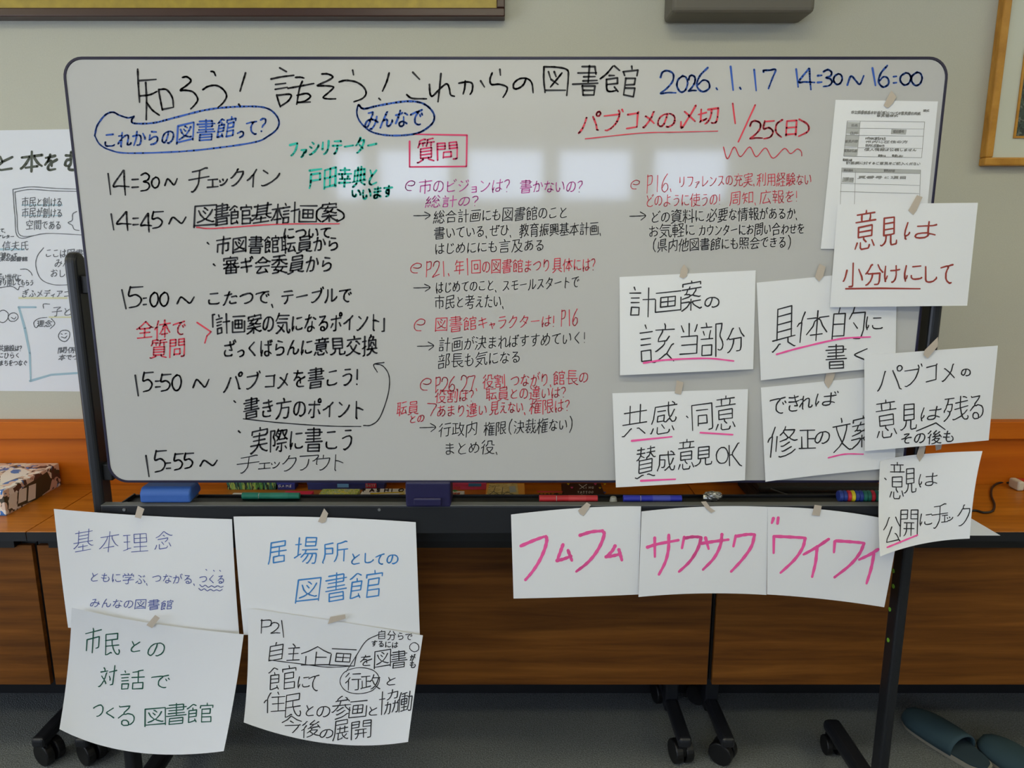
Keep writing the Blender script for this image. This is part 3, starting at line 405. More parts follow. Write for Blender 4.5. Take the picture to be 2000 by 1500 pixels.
[[6,64,9,65,18,57,24,55],[26,52,69,53,69,75],[24,55,25,56,25,75],[25,75,69,75],[38,26,36,35],[32,36,32,42,28,45,26,52,24,53,24,55],[57,6,57,22],[28,6,28,22],[8,36,77,36],[77,14,8,14]],
[[7,47,13,42,18,40],[23,8,7,23],[75,12,40,12],[65,35,65,75,63,77,51,78],[18,40,21,34,27,26],[18,40,20,42,20,78],[36,35,77,35]],
[[25,75,34,74,47,69,49,71],[73,49,58,60],[25,55,18,56,10,60,6,59],[70,26,16,26],[73,14,12,14],[25,75,25,53,36,43,37,40],[8,39,77,39],[77,74,70,72,59,63,58,60,55,59,49,52,46,45,45,41,42,38,42,7]],
[[40,63,38,63,38,59],[60,65,61,59],[60,65,57,67,46,77,44,77],[60,65,69,77,73,77,77,76,78,72,79,65,77,62],[32,70,19,73,18,57],[42,53,38,59],[18,57,20,53,24,49,25,45],[18,57,12,59,8,61],[38,59,35,59,30,56],[73,18,71,14],[61,59,65,57,71,47,73,41],[28,37,30,44],[54,7,56,43,58,55,61,59],[12,14,43,14],[10,44,45,44],[27,7,27,29],[8,30,77,30]],
[[17,66,24,64],[10,78,34,75,39,73,40,70],[60,52,59,59,51,66,50,69],[28,52,24,64],[50,69,40,70],[50,69,53,72,71,77,75,77],[24,64,25,65,39,68,40,70],[8,52,77,52],[52,39,52,10],[32,10,32,38,35,40,35,45,33,51],[52,22,14,22,13,39,72,39,71,22,52,22],[9,10,76,10]],
[[19,38,66,38],[30,52,29,62,27,67,22,72,11,77,7,77,5,76],[66,23,19,23],[51,52,51,71,53,77,57,78,75,77,77,75,78,68],[51,52,19,52,20,9,66,10,66,51,51,52]],
[[65,75,65,57,20,57,19,59,19,75],[65,75,19,75],[65,43,20,43],[45,18,44,12,40,6,38,6],[20,31,65,31],[77,19,8,19]],
[[20,6,23,13],[12,73,13,54,34,55,34,73,12,73],[38,20,8,20],[12,43,34,43],[34,32,12,32],[60,8,60,78],[77,36,44,36]],
[[44,11,73,11,73,39],[35,19,6,19],[11,31,30,31],[22,12,16,6],[9,43,32,43],[73,39,45,39,45,73,47,75,51,77,75,76,77,72,78,65],[10,74,10,54,31,55,30,74,10,74]],
[[38,34,42,32,45,25,47,10,67,10,67,30,68,32,76,32],[10,43,30,43],[7,20,34,20],[30,32,10,32],[18,7,21,13],[10,73,11,54,30,54,30,73],[10,73,30,73],[79,77,75,77,65,73,55,66,44,53,43,50,43,44],[38,44,71,44,71,51,59,66,55,68,49,73,39,77,32,76,30,73]],
[[29,43,9,43],[18,7,20,13],[32,20,6,20],[74,75,43,75],[10,73,10,54,30,55,29,73,10,73],[9,32,29,32],[59,12,59,53],[40,33,78,33],[74,75,74,53,43,53,43,75],[73,8,71,8,59,10,59,12,42,14]],
[[55,18,54,23,47,34,46,40],[40,58,43,57,55,49,59,45,60,40],[60,18,60,11,58,7],[17,6,20,13],[63,63,77,77],[7,20,33,20],[10,32,30,32],[10,43,30,43],[10,73,10,54,30,54,30,73],[10,73,30,73],[69,31,63,39,46,40],[79,18,40,18],[78,45,74,47,63,63,59,65,52,70,37,78,32,77,30,73]],
[[67,45,18,45],[34,71,29,71,12,78,6,77],[78,77,74,78,57,71,53,71],[26,24,8,30],[32,30,36,30,40,29,53,20],[67,55,18,55],[46,5,43,6,42,12],[9,10,14,8,25,12],[51,12,51,16,53,18,53,20,59,25,70,30,76,30],[18,55,18,64,20,65,67,65,67,37,66,36,20,36,18,38,18,55],[32,18,34,18,41,12,73,12,73,16,68,21]],
[[60,22,71,32,76,34,79,33],[67,47,18,47],[5,77,12,79,30,73,36,73],[38,20,24,20,22,22],[14,33,18,38],[46,32,46,37],[46,32,53,29,56,27,57,23,60,22],[67,57,18,57],[79,79,73,79,57,73,51,73],[10,11,37,11],[8,20,21,20,24,26,36,31],[76,20,63,20,60,22,57,20,45,20],[75,11,47,11],[60,22,60,6],[24,6,22,25,16,32,8,36],[18,38,18,65,20,67,67,66,67,38,66,37,20,37,18,38]],
[[66,55,19,55],[19,45,66,45],[30,71,30,66],[30,71,12,78,8,78,6,77],[64,29,64,18],[77,78,55,71,54,66],[29,19,29,28],[44,29,47,22,48,10,49,9,69,6,72,7],[39,8,33,6,14,10,13,22,8,30],[54,66,20,66,19,36,65,35,66,36,66,65,65,66,54,66],[38,18,14,18],[48,18,77,18]],
[[41,77,79,77],[60,76,60,46],[44,10,74,11],[49,10,49,17,59,31,75,42,78,42,81,41],[37,15,8,15],[75,56,46,56],[22,27,8,27,8,51,36,51,36,27,22,27],[8,40,34,40,37,42,41,42,42,43,45,42,55,37,63,30,71,20,74,11],[37,64,6,64],[22,78,22,6]],
[[8,39,18,39,18,69],[10,10,18,18],[33,61,35,51],[18,69,9,74],[18,69,33,75,40,77,73,77,79,75],[57,42,36,42,35,31,69,30,70,32,70,40,69,42,57,42],[75,62,33,61],[67,22,67,12,32,12],[44,22,45,15,50,5],[76,51,30,51],[57,42,57,68],[27,23,77,23]],
[[28,16,26,7],[42,74,42,53,12,53,12,74],[42,74,12,74],[56,78,56,11,75,12,73,22,68,33,68,38,75,49,77,56,76,61,75,63,71,66,65,66,62,64],[34,40,35,33,39,23],[16,24,19,32],[10,16,43,16],[45,40,8,40]],
[[22,34,67,34],[21,75,28,75,45,71],[22,22,67,22],[56,65,57,63,73,54],[69,9,24,9,22,10,21,75],[81,75,79,77,72,76,58,69,56,67,56,65,51,64,46,58,43,54,42,47],[77,47,8,47]],
[[10,21,36,21],[75,21,49,21],[10,78,10,11,11,10,36,10,35,33,10,33],[23,58,62,58],[34,44,33,64,29,73,24,77],[51,44,51,76],[65,78,73,77,75,74,75,10,49,10,49,33,75,33],[24,43,61,43]],
[[36,22,11,22],[49,22,75,22],[55,58,30,58],[30,71,55,71,55,45,30,45,30,71],[11,78,11,10,36,10,35,34,11,34],[63,78,73,77,75,74,75,10,49,10,49,34,75,34]],
[[42,59,35,69,29,72,25,73,23,73],[42,47,42,59],[42,59,43,58,61,58],[36,20,10,20],[49,20,75,20],[56,38,53,38,51,46],[23,58,40,58,57,73],[33,47,33,43,31,39],[10,78,10,11,11,10,36,10,36,31,34,32,10,32],[65,77,73,77,75,74,75,10,49,10,50,32,75,32],[60,47,24,47]],
[[57,71,56,73,49,75,40,75],[63,60,76,51],[41,26,72,26],[10,79,10,10,28,10,29,11,28,16,23,28,23,33,27,38,29,43,29,55,26,58,22,58],[77,76,71,73,64,65,63,60,60,59,57,53,55,42],[41,42,55,42,72,41,71,10,41,10,40,75]],
[[67,30,69,38],[67,30,65,29,62,24,59,12],[34,73,39,64,42,63],[47,78,52,79,55,77,55,53],[71,65,77,73],[30,26,39,12,40,12],[40,12,41,7,42,6],[19,58,24,58,26,55,26,43,20,32,20,28,26,15,26,10,9,10,9,78],[69,38,72,38,77,43,79,42],[48,24,42,20],[36,29,40,32,45,40,67,40,69,38],[37,53,75,53],[40,12,54,12,57,11,61,13,77,13,77,17,73,24,71,28,67,30],[52,12,51,20,48,24,45,31,40,38,34,43]],
[[32,28,19,28],[52,28,66,28],[32,37,18,37],[52,37,68,37],[42,38,42,10],[71,10,14,10],[9,31,10,20,75,20,75,30],[68,57,17,57],[42,47,42,69,42,75,44,77,74,78,77,77,79,69],[17,67,17,47,68,47,68,67,67,67,17,67]],
[[6,77,11,78,30,69,35,70],[18,49,68,49],[42,11,40,24],[68,37,18,37],[81,77,73,77,57,70,53,70],[74,11,10,11],[18,37,19,62,67,62,68,61,68,25,67,24,20,24,18,25,18,37]],
[[75,37,41,37],[55,24,57,10],[61,71,67,70,79,78],[30,77,35,77,47,71,49,71],[75,50,41,50],[19,16,19,56],[37,10,78,10],[8,16,30,16],[7,61,17,58,19,56,31,53,33,51],[41,50,41,63,75,63,75,24,42,24,41,50]],
[[22,30,21,22],[60,16,59,7],[6,23,10,20,19,10,22,9],[47,75,73,75],[73,75,73,57,47,57],[32,42,11,42],[29,14,22,9],[29,68,15,73,11,73],[42,24,42,16,76,16,76,24],[32,73,30,68,29,68,28,62],[11,73,11,31,32,30,32,53,11,54],[47,45,70,45,70,28,47,29,47,75]],
[[27,56,30,63,31,65,34,65],[6,74,8,69,8,59],[59,57,57,59,53,69,45,75,41,77],[59,57,63,59,67,68,74,75,77,77,78,77],[40,26,45,23],[45,23,58,7,61,8,66,14,75,23],[15,59,15,71],[23,68,24,67,21,57],[10,35,33,35],[33,22,10,22],[59,57,62,55,75,55,76,54,75,39,43,40,43,55,57,55,59,57],[24,10,24,47],[59,57,59,27],[45,23,49,27,71,27,75,23],[34,10,10,10,10,47,36,47,34,75,31,79,26,79]],
[[21,51,21,16],[21,69,22,70]],
[[20,69,20,70],[8,19,17,14,27,14,32,16,34,20,35,29,33,34,23,43,20,51]],
]
# ---------------------------------------------------------------- handwriting
# each block: (carrier, name, label, ink, pen width, strokes)
#   L|text|x0|y0|x1|y1|height : a written line      B|char x0 y0 x1 y1;... : single characters
#   C|points;points : smooth pen strokes            P|points : straight pen strokes     T|ox oy s|... : smooth strokes
TEXT = [
('board','title_writing','large black handwritten title','black',3.9,[
 'T|0 0 4|1075,540 1080,650 1090,800;1090,630 1220,620;1138,645 1145,780 1142,935;1090,750 1170,740 1225,715;1145,800 1190,860 1245,900;1240,710 1255,790 1268,860;1240,700 1300,700 1345,760 1355,835;1268,855 1355,838;1425,605 1460,600 1492,630 1460,665 1408,705 1450,705 1510,720 1545,775 1520,820 1490,850;1648,558 1670,562 1684,592;1585,700 1625,675 1690,668 1745,700 1770,750 1745,800 1705,838;1918,570 1900,630 1875,712;1865,815 1878,830',
 'T|500 0 4|185,530 238,560;118,617 200,600 295,588;152,660 232,650;150,698 245,682;162,742 175,790 190,835;165,745 270,738 255,785 195,828;308,605 345,603 375,610;250,690 350,672 452,652;362,635 340,690 318,815;322,745 395,730 425,755 380,790 322,800;322,800 425,797;515,578 560,578 600,600 560,630 480,668 540,670 605,680 570,720 525,760 560,772 622,772;755,548 762,585;650,640 700,628 780,640 840,680 860,730 830,770 765,795;1040,570 1020,640 988,712;960,768 972,780;1225,565 1278,620;1178,740 1220,768 1332,772;1445,575 1435,680 1422,795;1355,660 1360,730 1380,750 1440,690 1490,655 1510,690 1520,740 1550,752;1585,650 1650,640 1690,655 1688,710 1672,738;1635,632 1630,690 1618,735;1755,632 1785,680;1905,542 1910,588;1845,570 1828,620 1840,660 1900,658 1960,680 1955,720 1930,760',
 'T|1000 0 4|110,612 90,660 50,690 15,690 15,650 60,615 120,615 155,650 165,725;250,525 248,620 258,722;250,522 350,525 430,545 440,600 428,745;285,560 300,610;330,560 345,600;390,570 350,620 300,680;305,620 360,660;262,705 418,705;515,570 660,568;560,600 650,598;555,632 665,628;475,658 670,650;605,515 595,645;550,670 555,740;556,742 640,742;560,705 640,705;690,615 740,575 790,515;800,515 840,550;760,590 800,590;738,620 742,700 770,715 820,705;800,680 828,715;935,518 938,540;870,560 880,590;890,610 872,740',
 'P|1137,130 1162,130 1164,145;1137,168 1162,168 1160,185;1185,155 1206,152 1206,163 1186,165;1217,140 1246,137 1244,148;1222,153 1241,153 1239,165 1222,166;1221,172 1240,172 1237,189 1218,185']),
('board','date_writing','blue handwritten date and time','blue',4.0,[
 'B|2 1290 138 1320 183;0 1322 148 1343 180;2 1345 147 1360 178;6 1361 132 1386 179;. 1399 172 1401 175;1 1427 130 1432 176;. 1445 171 1447 174;1 1473 136 1477 177;7 1491 135 1515 173;1 1555 135 1559 170;4 1560 134 1591 175;: 1597 147 1605 161;3 1608 136 1625 169;0 1628 144 1645 165;~ 1655 148 1687 166;1 1704 133 1710 167;6 1716 128 1736 170;: 1745 149 1751 162;0 1758 142 1779 166;0 1780 141 1801 167']),
('board','speech_bubble_writing','blue speech bubble reading about the library to come','blue',3.7,[
 'C|185,265 190,245 205,225 220,219 233,225 250,230 262,227;262,227 257,235 263,241 300,240 340,230 400,215 450,209 500,208 525,213 540,226 545,240 540,253 525,265 500,277 430,288 350,296 250,299 215,293 195,282 185,265',
 'L|これからの|200|274|342|266|40','L|図書館|342|262|462|246|46','L|って？|460|256|536|240|40']),
('board','speech_bubble_writing','blue speech bubble with four kana under the title','blue',4.0,[
 'C|700,205 706,211 715,212 740,206 790,198 820,200 838,210 848,225 845,240 830,253 815,260 790,264 755,264 725,257 705,240 697,222 700,205','L|みんなで|711|234|828|230|48']),
('board','facilitator_writing','teal handwritten facilitator note','teal',4.4,[
 'L|ファシリテーター|562|292|738|282|40','L|戸田幸典と|602|348|740|344|46','L|います|706|380|768|372|32','B|い 688 372 704 384']),
('board','deadline_writing','red handwritten deadline with underline and zigzag','red',3.8,[
 'B|パ 1130 218 1173 260;ブ 1180 214 1217 255;コ 1224 219 1247 251;メ 1256 218 1278 249;の 1285 222 1318 248;〆 1330 206 1359 250;切 1364 211 1403 242;1 1431 202 1436 241;/ 1442 205 1475 277;2 1465 236 1489 271;5 1491 236 1512 271;( 1515 234 1528 268;日 1535 235 1556 265;) 1560 233 1580 266']),
('board','deadline_underline','thin red underline and zigzag','red',2,[
 'C|1143,271 1250,260 1320,258 1402,256;1413,287 1421,310 1434,287 1446,306 1464,287 1477,306 1495,289 1510,309 1532,290 1544,300 1557,291 1565,296 1566,305']),
('board','question_heading','crimson boxed heading for questions','crimson',3.4,[
 'B|質 815 270 848 318;問 854 277 893 313','P|800,276 800,326 911,325 912,264 808,262']),
('board','question_writing','magenta handwritten first question','magenta',2.0,[
 'B|@ 792 353 810 372','L|市のビジョンは？|816|364|1012|362|34','L|書かないの？|1014|364|1152|364|32','L|総計の？|830|394|952|392|28']),
('board','question_writing','red handwritten question about page 21','red',1.9,[
 'B|@ 802 514 823 533','L|P21、|830|525|884|525|32','L|年1回の図書館まつり|886|522|1076|518|32','L|具体には？|1078|518|1174|516|32']),
('board','question_writing','red handwritten question about a mascot','red',1.9,[
 'B|@ 809 623 830 646','L|図書館|848|634|932|631|34','L|キャラクターは！|932|630|1092|626|32','L|P16|1094|622|1130|620|32']),
('board','question_writing','red handwritten question about roles, pages 26 and 27','red',1.9,[
 'B|@ 821 739 842 762','L|P26、27、|848|752|938|748|30','L|役割、つながり、|942|745|1082|741|32','L|館長の|1080|739|1150|736|32','L|役割は？|849|774|938|772|30','L|耺員との違いは？|948|770|1118|766|30','L|あまり違い|852|803|952|800|30','L|見えない、|956|797|1030|795|30','L|権限は？|1034|795|1126|791|32',
  'L|耺員|774|798|818|796|30','L|との|798|819|830|816|20','C|835,788 852,790 846,802 841,812']),
('board','question_writing','thin red handwritten question about reference service, page 16','red',1.6,[
 'B|@ 1232 352 1249 369','L|P16、|1261|360|1318|357|34','L|リファレンスの充実、|1324|355|1478|350|30','L|利用経験ない|1478|351|1586|350|30','L|どのように使うの！|1260|392|1414|389|32','L|周知、広報を！|1424|388|1566|382|30']),
('board','answer_writing','black handwritten answers in the middle column','black',1.9,[
 'B|> 808 414 840 428;> 808 555 840 569;> 815 668 847 684;> 820 827 851 843',
 'L|総合計画にも図書館のこと|846|424|1110|414|31','L|書いている、ぜひ、|847|456|1004|448|29','L|教育振興基本計画、|1014|450|1178|446|29','L|はじめににも言及ある|848|486|1064|478|29',
 'L|はじめてのこと、|850|562|974|556|29','L|スモールスタートで|980|558|1132|550|30','L|市民と考えたい、|848|590|988|588|32',
 'L|計画が決まればすすめていく！|856|674|1152|658|32','L|部長も気になる|854|706|1018|696|33','L|行政内|856|840|934|836|32','L|権限(決裁権ない)|944|838|1122|828|32','L|まとめ役、|866|877|978|872|32']),
('board','answer_writing','black handwritten answer in the right column','black',1.9,[
 'B|> 1230 414 1261 430','L|どの資料に|1270|424|1376|421|30','L|必要な情報があるか、|1380|420|1562|416|30','L|お気軽に|1266|452|1358|448|30','L|カウンターにお問い合わせを|1364|450|1572|446|28','L|(県内他図書館にも照会できる)|1272|480|1548|472|28']),
('board','schedule_writing','black handwritten time schedule in the left column','black',3.6,[
 'B|1 211 339 216 380;4 221 333 252 381;: 258 350 270 366;3 275 338 292 373;0 296 346 311 367;~ 322 349 346 362;チ 369 328 408 375;ェ 405 350 426 366;ッ 429 350 444 362;ク 451 330 475 363;イ 483 331 501 365;ン 511 333 546 363',
 'B|1 217 418 222 449;4 228 414 256 450;: 260 426 270 439;4 275 417 296 453;5 297 413 319 446;~ 330 424 363 437',
 'B|1 238 566 246 603;5 251 560 279 601;: 280 582 286 595;0 293 571 309 599;0 312 571 329 598;~ 346 580 379 593',
 'B|1 264 733 270 773;5 279 727 299 765;: 304 744 313 756;5 314 731 334 764;0 336 732 354 763;~ 377 741 408 757',
 'B|1 285 890 291 931;5 302 880 325 922;: 325 904 333 915;5 340 886 358 918;5 360 885 378 915;~ 391 899 424 910',
 'B|図 379 400 423 444;書 419 398 448 440;館 449 400 491 437;基 492 396 530 436;本 530 399 554 437;計 552 395 584 436;画 584 402 619 433;( 618 405 628 433;案 629 396 659 433;) 658 409 672 433',
 'L|について|552|456|648|454|30','B|・ 405 474 408 477;・ 417 516 420 519;・ 457 783 460 786;・ 466 842 469 845',
 'L|市図書館耺員から|420|479|664|476|38','L|審ギ会委員から|434|518|652|515|40','L|こたつで、|402|583|543|580|38','L|テーブルで|548|580|688|576|38','L|「計画案の気になるポイント」|404|634|762|628|44','L|ざっくばらんに意見交換|434|682|738|674|42',
 'B|パ 437 727 473 766;ブ 482 725 508 760','L|コメ|514|745|566|743|44','L|を書こう！|570|740|712|734|48','L|書き方のポイント|474|797|714|799|48','L|実際に書こう|488|860|694|858|54']),
('board','schedule_writing','thin black handwritten check-out line, underline and arrow','black',2.2,[
 'B|チ 463 889 506 924;ェ 505 904 528 916;ッ 530 903 546 914;ク 552 890 578 920;ア 586 889 622 918;ウ 618 889 644 918;ト 654 888 670 919',
 'C|475,818 550,826 640,832 705,833;710,831 725,830 742,815 758,770 760,735 748,715 732,711;750,708 730,712 737,727']),
('board','schedule_note','red handwritten note beside the schedule','red',3.1,[
 'L|全体で|266|645|364|640|40','L|質問|292|682|364|678|44','P|385,630 412,648 404,656 400,670']),
('board','schedule_underline','red underline below the plan title','red',2.6,['C|384,444 420,446 540,438 663,437']),
('form','printed_text','','print',1.2,['L|市立図書館基本計画(案)についての意見提出用紙|1662|219|1798|222|7','L|意見書様式|1712|226|1754|226|5','L|様式|1803|216|1815|216|5',
 'L|氏名|1662|245|1676|245|6','L|住所|1660|260|1676|260|6','L|意見内容|1650|276|1676|276|6','L|いずれかに該当する方|1690|270|1730|271|6','L|市内に在住の方|1690|277|1774|277|6','L|市内に在勤の方|1690|284|1728|285|6','L|電話番号|1744|257|1766|257|6','L|意見の公表|1648|294|1674|295|6','L|個人情報は公表しません|1688|292|1790|293|6','L|希望する|1715|304|1730|305|5','L|希望しない|1742|304|1764|305|5','L|意見記入欄|1646|312|1664|313|5','L|計画案に対するご意見をご記入ください|1652|318|1798|320|6','L|該当箇所|1648|332|1666|333|5','L|意見の内容|1726|333|1748|334|5','L|頁番号と項目|1675|346|1772|347|6','L|項目|1648|350|1668|351|8']),
('form','table_rules','','print',0.8,['P|1655,236 1648,305 1800,308 1806,238 1655,236;1680,237 1674,305;1655,250 1805,252;1653,264 1804,266;1650,288 1802,290;1644,328 1798,332;1644,336 1797,339;1644,328 1638,480;1671,329 1666,480;1798,332 1793,480;1643,358 1796,362;1641,374 1795,378']),
('small_opinions','handwriting','red-brown handwriting','brown',3.4,['B|意 1670 411 1710 487;見 1720 424 1751 480;は 1767 433 1829 467;小 1647 514 1684 560;分 1691 517 1724 557;け 1728 519 1757 551;に 1767 519 1800 549;し 1808 521 1829 551;て 1838 517 1861 553','P|1652,564 1720,563 1797,564']),
('relevant','handwriting','black handwriting','black',2.7,['B|計 1230 561 1279 619;画 1280 568 1330 610;案 1331 549 1370 608;の 1377 581 1404 600;該 1250 632 1317 708;当 1328 632 1362 692;部 1369 631 1412 696;分 1420 640 1453 689']),
('relevant','underline','pink underline','pink',3.6,['C|1257,709 1300,703 1380,700 1433,705']),
('concrete','handwriting','black handwriting','black',2.7,['B|具 1508 597 1553 688;体 1557 607 1619 669;的 1625 599 1690 663;に 1692 619 1723 644;書 1613 673 1653 720;く 1669 681 1695 706']),
('concrete','underline','pink underline','pink',3.6,['C|1517,692 1560,680 1640,662 1700,658']),
('agreement','handwriting','black handwriting','black',2.5,['B|共 1215 790 1263 853;感 1270 784 1322 848;・ 1341 813 1344 816;同 1351 787 1392 841;意 1398 773 1436 840;賛 1241 871 1280 935;成 1284 881 1318 920;意 1325 858 1356 917;見 1357 872 1390 910;O 1399 874 1422 905;K 1424 865 1449 910']),
('agreement','underline','pink underlines','pink',4,['P|1234,861 1312,853;1368,845 1431,849;1252,939 1319,936']),
('amendment','handwriting','black handwriting','black',2.7,['B|で 1504 776 1535 807;き 1541 772 1561 803;れ 1562 774 1586 799;ば 1593 764 1637 793;修 1500 833 1557 893;正 1561 840 1593 876;の 1592 843 1620 866;文 1627 817 1661 884;案 1663 812 1706 877']),
('amendment','underline','pink underline','pink',3,['C|1618,894 1650,887 1686,887']),
('remain','handwriting','black handwriting','black',2.5,['B|パ 1714 714 1762 764;ブ 1767 711 1801 755;コ 1809 711 1830 746;メ 1840 711 1864 745;の 1878 721 1895 734;意 1711 781 1751 855;見 1759 789 1790 840;は 1799 794 1838 822;残 1844 774 1891 823;る 1895 773 1920 818','P|1790,842 1828,826 1846,839','L|その後も|1758|857|1866|852|30']),
('public','handwriting','black handwriting','black',2.2,['B|・ 1728 934 1731 937;意 1738 903 1766 974;見 1766 915 1789 963;は 1795 924 1830 951;公 1726 1010 1759 1060;開 1758 996 1793 1048;に 1797 1004 1820 1027;チ 1820 984 1851 1032;ェ 1839 1006 1851 1020;ッ 1850 1010 1861 1017;ク 1870 986 1894 1027']),
('public','underline','pink underline','pink',3.6,['C|1733,1069 1760,1058 1792,1045']),
('humming','handwriting','bold pink handwriting','pink',6.6,['T|960 875 4|230,765 330,722 412,692;425,690 432,720 415,790 375,880 320,965 265,1030;558,755 540,805 512,880;512,880 560,868 622,845;598,800 612,838 628,880;692,682 780,655 862,648;866,648 880,675 850,760 800,840 740,905 662,965;965,765 940,808 895,850;895,850 950,842 1005,828;995,795 1008,838 1018,876']),
('crisp','handwriting','bold pink handwriting','pink',6.2,['T|960 875 4|1218,775 1300,750 1460,720;1275,702 1276,850;1385,680 1382,790 1358,890 1308,988;1505,695 1488,782;1508,705 1570,694 1638,696;1638,700 1610,790 1550,885 1465,966;1642,745 1740,730 1850,716;1672,702 1696,788;1800,675 1788,760 1738,860 1652,950;1908,685 1890,768;1912,690 1990,676 2055,674;2055,678 2030,770 1960,870 1872,965']),
('lively','handwriting','bold pink handwriting','pink',6.2,['T|1500 875 4|42,550 30,586;80,545 74,590;46,690 44,820;50,690 170,695 292,702;290,706 270,780 205,875 98,975;474,712 380,775 278,832;384,770 372,890 345,1006;522,730 515,815;530,725 640,732 752,742;750,746 715,825 640,915 520,1010;860,792 790,835 712,872;828,825 806,940 770,1058']),
('philosophy','handwriting','thin navy handwriting','navy',1.6,['B|基 144 1033 182 1078;本 194 1038 232 1078;理 241 1042 289 1078;念 302 1038 336 1073','L|ともに学ぶ、|174|1126|294|1132|25','L|つながる、|296|1129|386|1132|23','L|つくる|388|1130|440|1132|22','L|みんなの図書館|175|1177|339|1182|22','B|・ 402 1112 404 1114;・ 417 1114 419 1116;・ 429 1114 431 1116','C|390,1142 395,1146 401,1143 407,1147 413,1144 419,1147 425,1144 431,1147 436,1145;388,1149 393,1153 399,1150 405,1154 411,1151 417,1154 423,1152 429,1154 434,1151']),
('dialogue','handwriting','dark green handwriting','green',2.5,['B|市 167 1227 198 1275;民 206 1237 233 1279;と 256 1253 273 1273;の 289 1256 321 1281;対 192 1300 228 1341;話 236 1309 282 1346;で 296 1319 331 1343;つ 183 1377 201 1399;く 208 1383 222 1402;る 231 1379 262 1417;図 283 1382 323 1419;書 325 1374 364 1415;館 366 1373 416 1411']),
('place','handwriting','blue handwriting','sky',2.8,['B|居 524 1056 559 1102;場 575 1050 620 1100;所 630 1057 679 1100;と 687 1082 702 1102;し 713 1081 729 1099;て 734 1082 750 1102;の 756 1084 777 1101;図 577 1128 627 1178;書 636 1119 677 1175;館 684 1114 747 1169']),
('plan','handwriting','black handwriting','black',2.2,['B|P 510 1210 530 1237;2 529 1216 547 1237;1 550 1212 554 1245;自 525 1255 553 1291;主 560 1258 585 1290;企 588 1263 646 1299;画 643 1267 696 1301;を 704 1280 726 1300;図 731 1268 763 1306;書 763 1271 795 1305;館 525 1300 578 1347;に 582 1322 604 1344;て 603 1319 623 1349;行 675 1315 705 1348;政 705 1318 742 1346;と 756 1323 772 1338;住 516 1352 557 1392;民 557 1354 587 1401;と 598 1378 612 1398;の 619 1380 644 1400;参 648 1360 685 1405;画 681 1368 717 1402;と 721 1381 736 1397;協 741 1347 778 1396;働 776 1350 805 1391;今 551 1399 589 1431;後 589 1407 625 1441;の 625 1425 650 1441;展 650 1405 680 1447;開 686 1406 725 1445;が 801 1278 811 1290;も 801 1292 811 1304']),
('plan','handwriting','thin black handwriting and outlines','black',1.7,['L|自分らで|736|1239|806|1244|20','L|するには|724|1256|778|1260|16','C|525,1289 590,1297 640,1303 690,1301;740,1239 715,1252 695,1282 676,1312;702,1304 730,1310 741,1328 728,1348 700,1355 675,1349 664,1331 674,1312 702,1304;809,1255 817,1260 817,1269 809,1273 801,1268 801,1260 809,1255']),
('poster','poster_heading','dark green-grey brush lettering','olive',5.5,['B|と -6 306 24 332;本 41 296 82 335;を 88 302 111 332;む 127 297 165 332']),
('poster','poster_writing','small grey handwriting','grey',1.7,['L|市民と創ける|42|394|122|395|22','L|市民が創ける|42|415|122|416|22','L|空間である|50|439|120|440|22','L|信夫氏|4|480|56|480|20','L|ここは図書館|88|494|180|496|20','L|みんなの|106|513|170|514|20','L|おしゃべり|98|533|170|534|20','L|して、|-8|450|12|450|10','L|シュアレター|-20|462|28|462|8','L|「終わって|-2|498|34|498|10','L|未来の図書館|-12|506|54|506|10','L|若い世代に|-6|542|42|542|16','L|オリ用してもらう|-4|552|66|552|14','L|ぎふメディアコスモス|42|573|180|574|18','L|子ども|100|608|160|608|22','L|理念|72|632|102|632|15','L|公共施設は？|-14|680|48|680|14','L|にひらく|-4|694|40|694|14','L|まちをつなぐ|-2|709|54|709|14','L|関係性|112|684|170|684|14','L|本でつながる|114|698|190|698|14',
  'C|25,370 60,365 110,368 170,370;29,375 60,370 110,373 170,374;25,370 29,420 37,464 90,456 180,460;29,375 33,420 40,460 90,456;85,484 73,500 70,520 80,545 105,556 140,556;40,526 52,526 60,532 63,538;150,413 142,418 141,430 133,435 141,440 145,448 155,450;0,562 12,560 25,560 35,566 38,560 46,560','C|80,632 70,640 66,630 76,622 92,620;100,622 107,632 98,642;15,611 8,606 0,608 -6,616 -4,626 6,630 14,624 16,616 15,611;34,615 28,611 20,613 16,620 20,627 29,627 35,621 34,615;135,648 128,645 119,647 114,656 118,664 127,667 134,661 136,654 135,648;22,620 28,623 31,619;120,658 127,660 131,656;119,652 122,653;127,652 130,651;85,602 85,594 97,594']),
('poster','poster_border','pale blue drawn border','paleblue',4.5,['P|36,600 70,600;37,601 48,640 58,690 60,742;59,744 100,732 160,728 200,728']),
]
# ================================================================ the room
DB = 1.5997                              # distance of the whiteboard's face
YW = 2.18                                # the wall behind it
M_wall = mat('beige_wallpaper', (202, 202, 188), .9, spec=.2, bump=(420, .25, .002), var=(300, .03))
M_plain = mat('room_paint', (205, 203, 196), .9, spec=.2)
M_wains = wood('orange_wainscot_wood', (190, 96, 8), (200, 104, 10), (210, 113, 14), (1.2, 8, 22), .55)
M_carpet = mat('dark_grey_carpet', (124, 128, 127), 1, spec=.05, bump=(260, .9, .006), var=(240, .38))
M_ceil = mat('white_ceiling_board', (225, 224, 218), .95, spec=.1, bump=(60, .2, .003))
def struct(name, bm, m, bevel=0): return tag(obj(name, bm, m, bevel=bevel), kind='structure')
XL, XR, YF, ZC = -3.4, 3.6, -4.5, 2.7
struct('floor', B(XL, XR, YF, YW, -.05, 0), M_carpet)
struct('wall_back', B(XL, XR, YW, YW + .1, 0, ZC), M_wall)
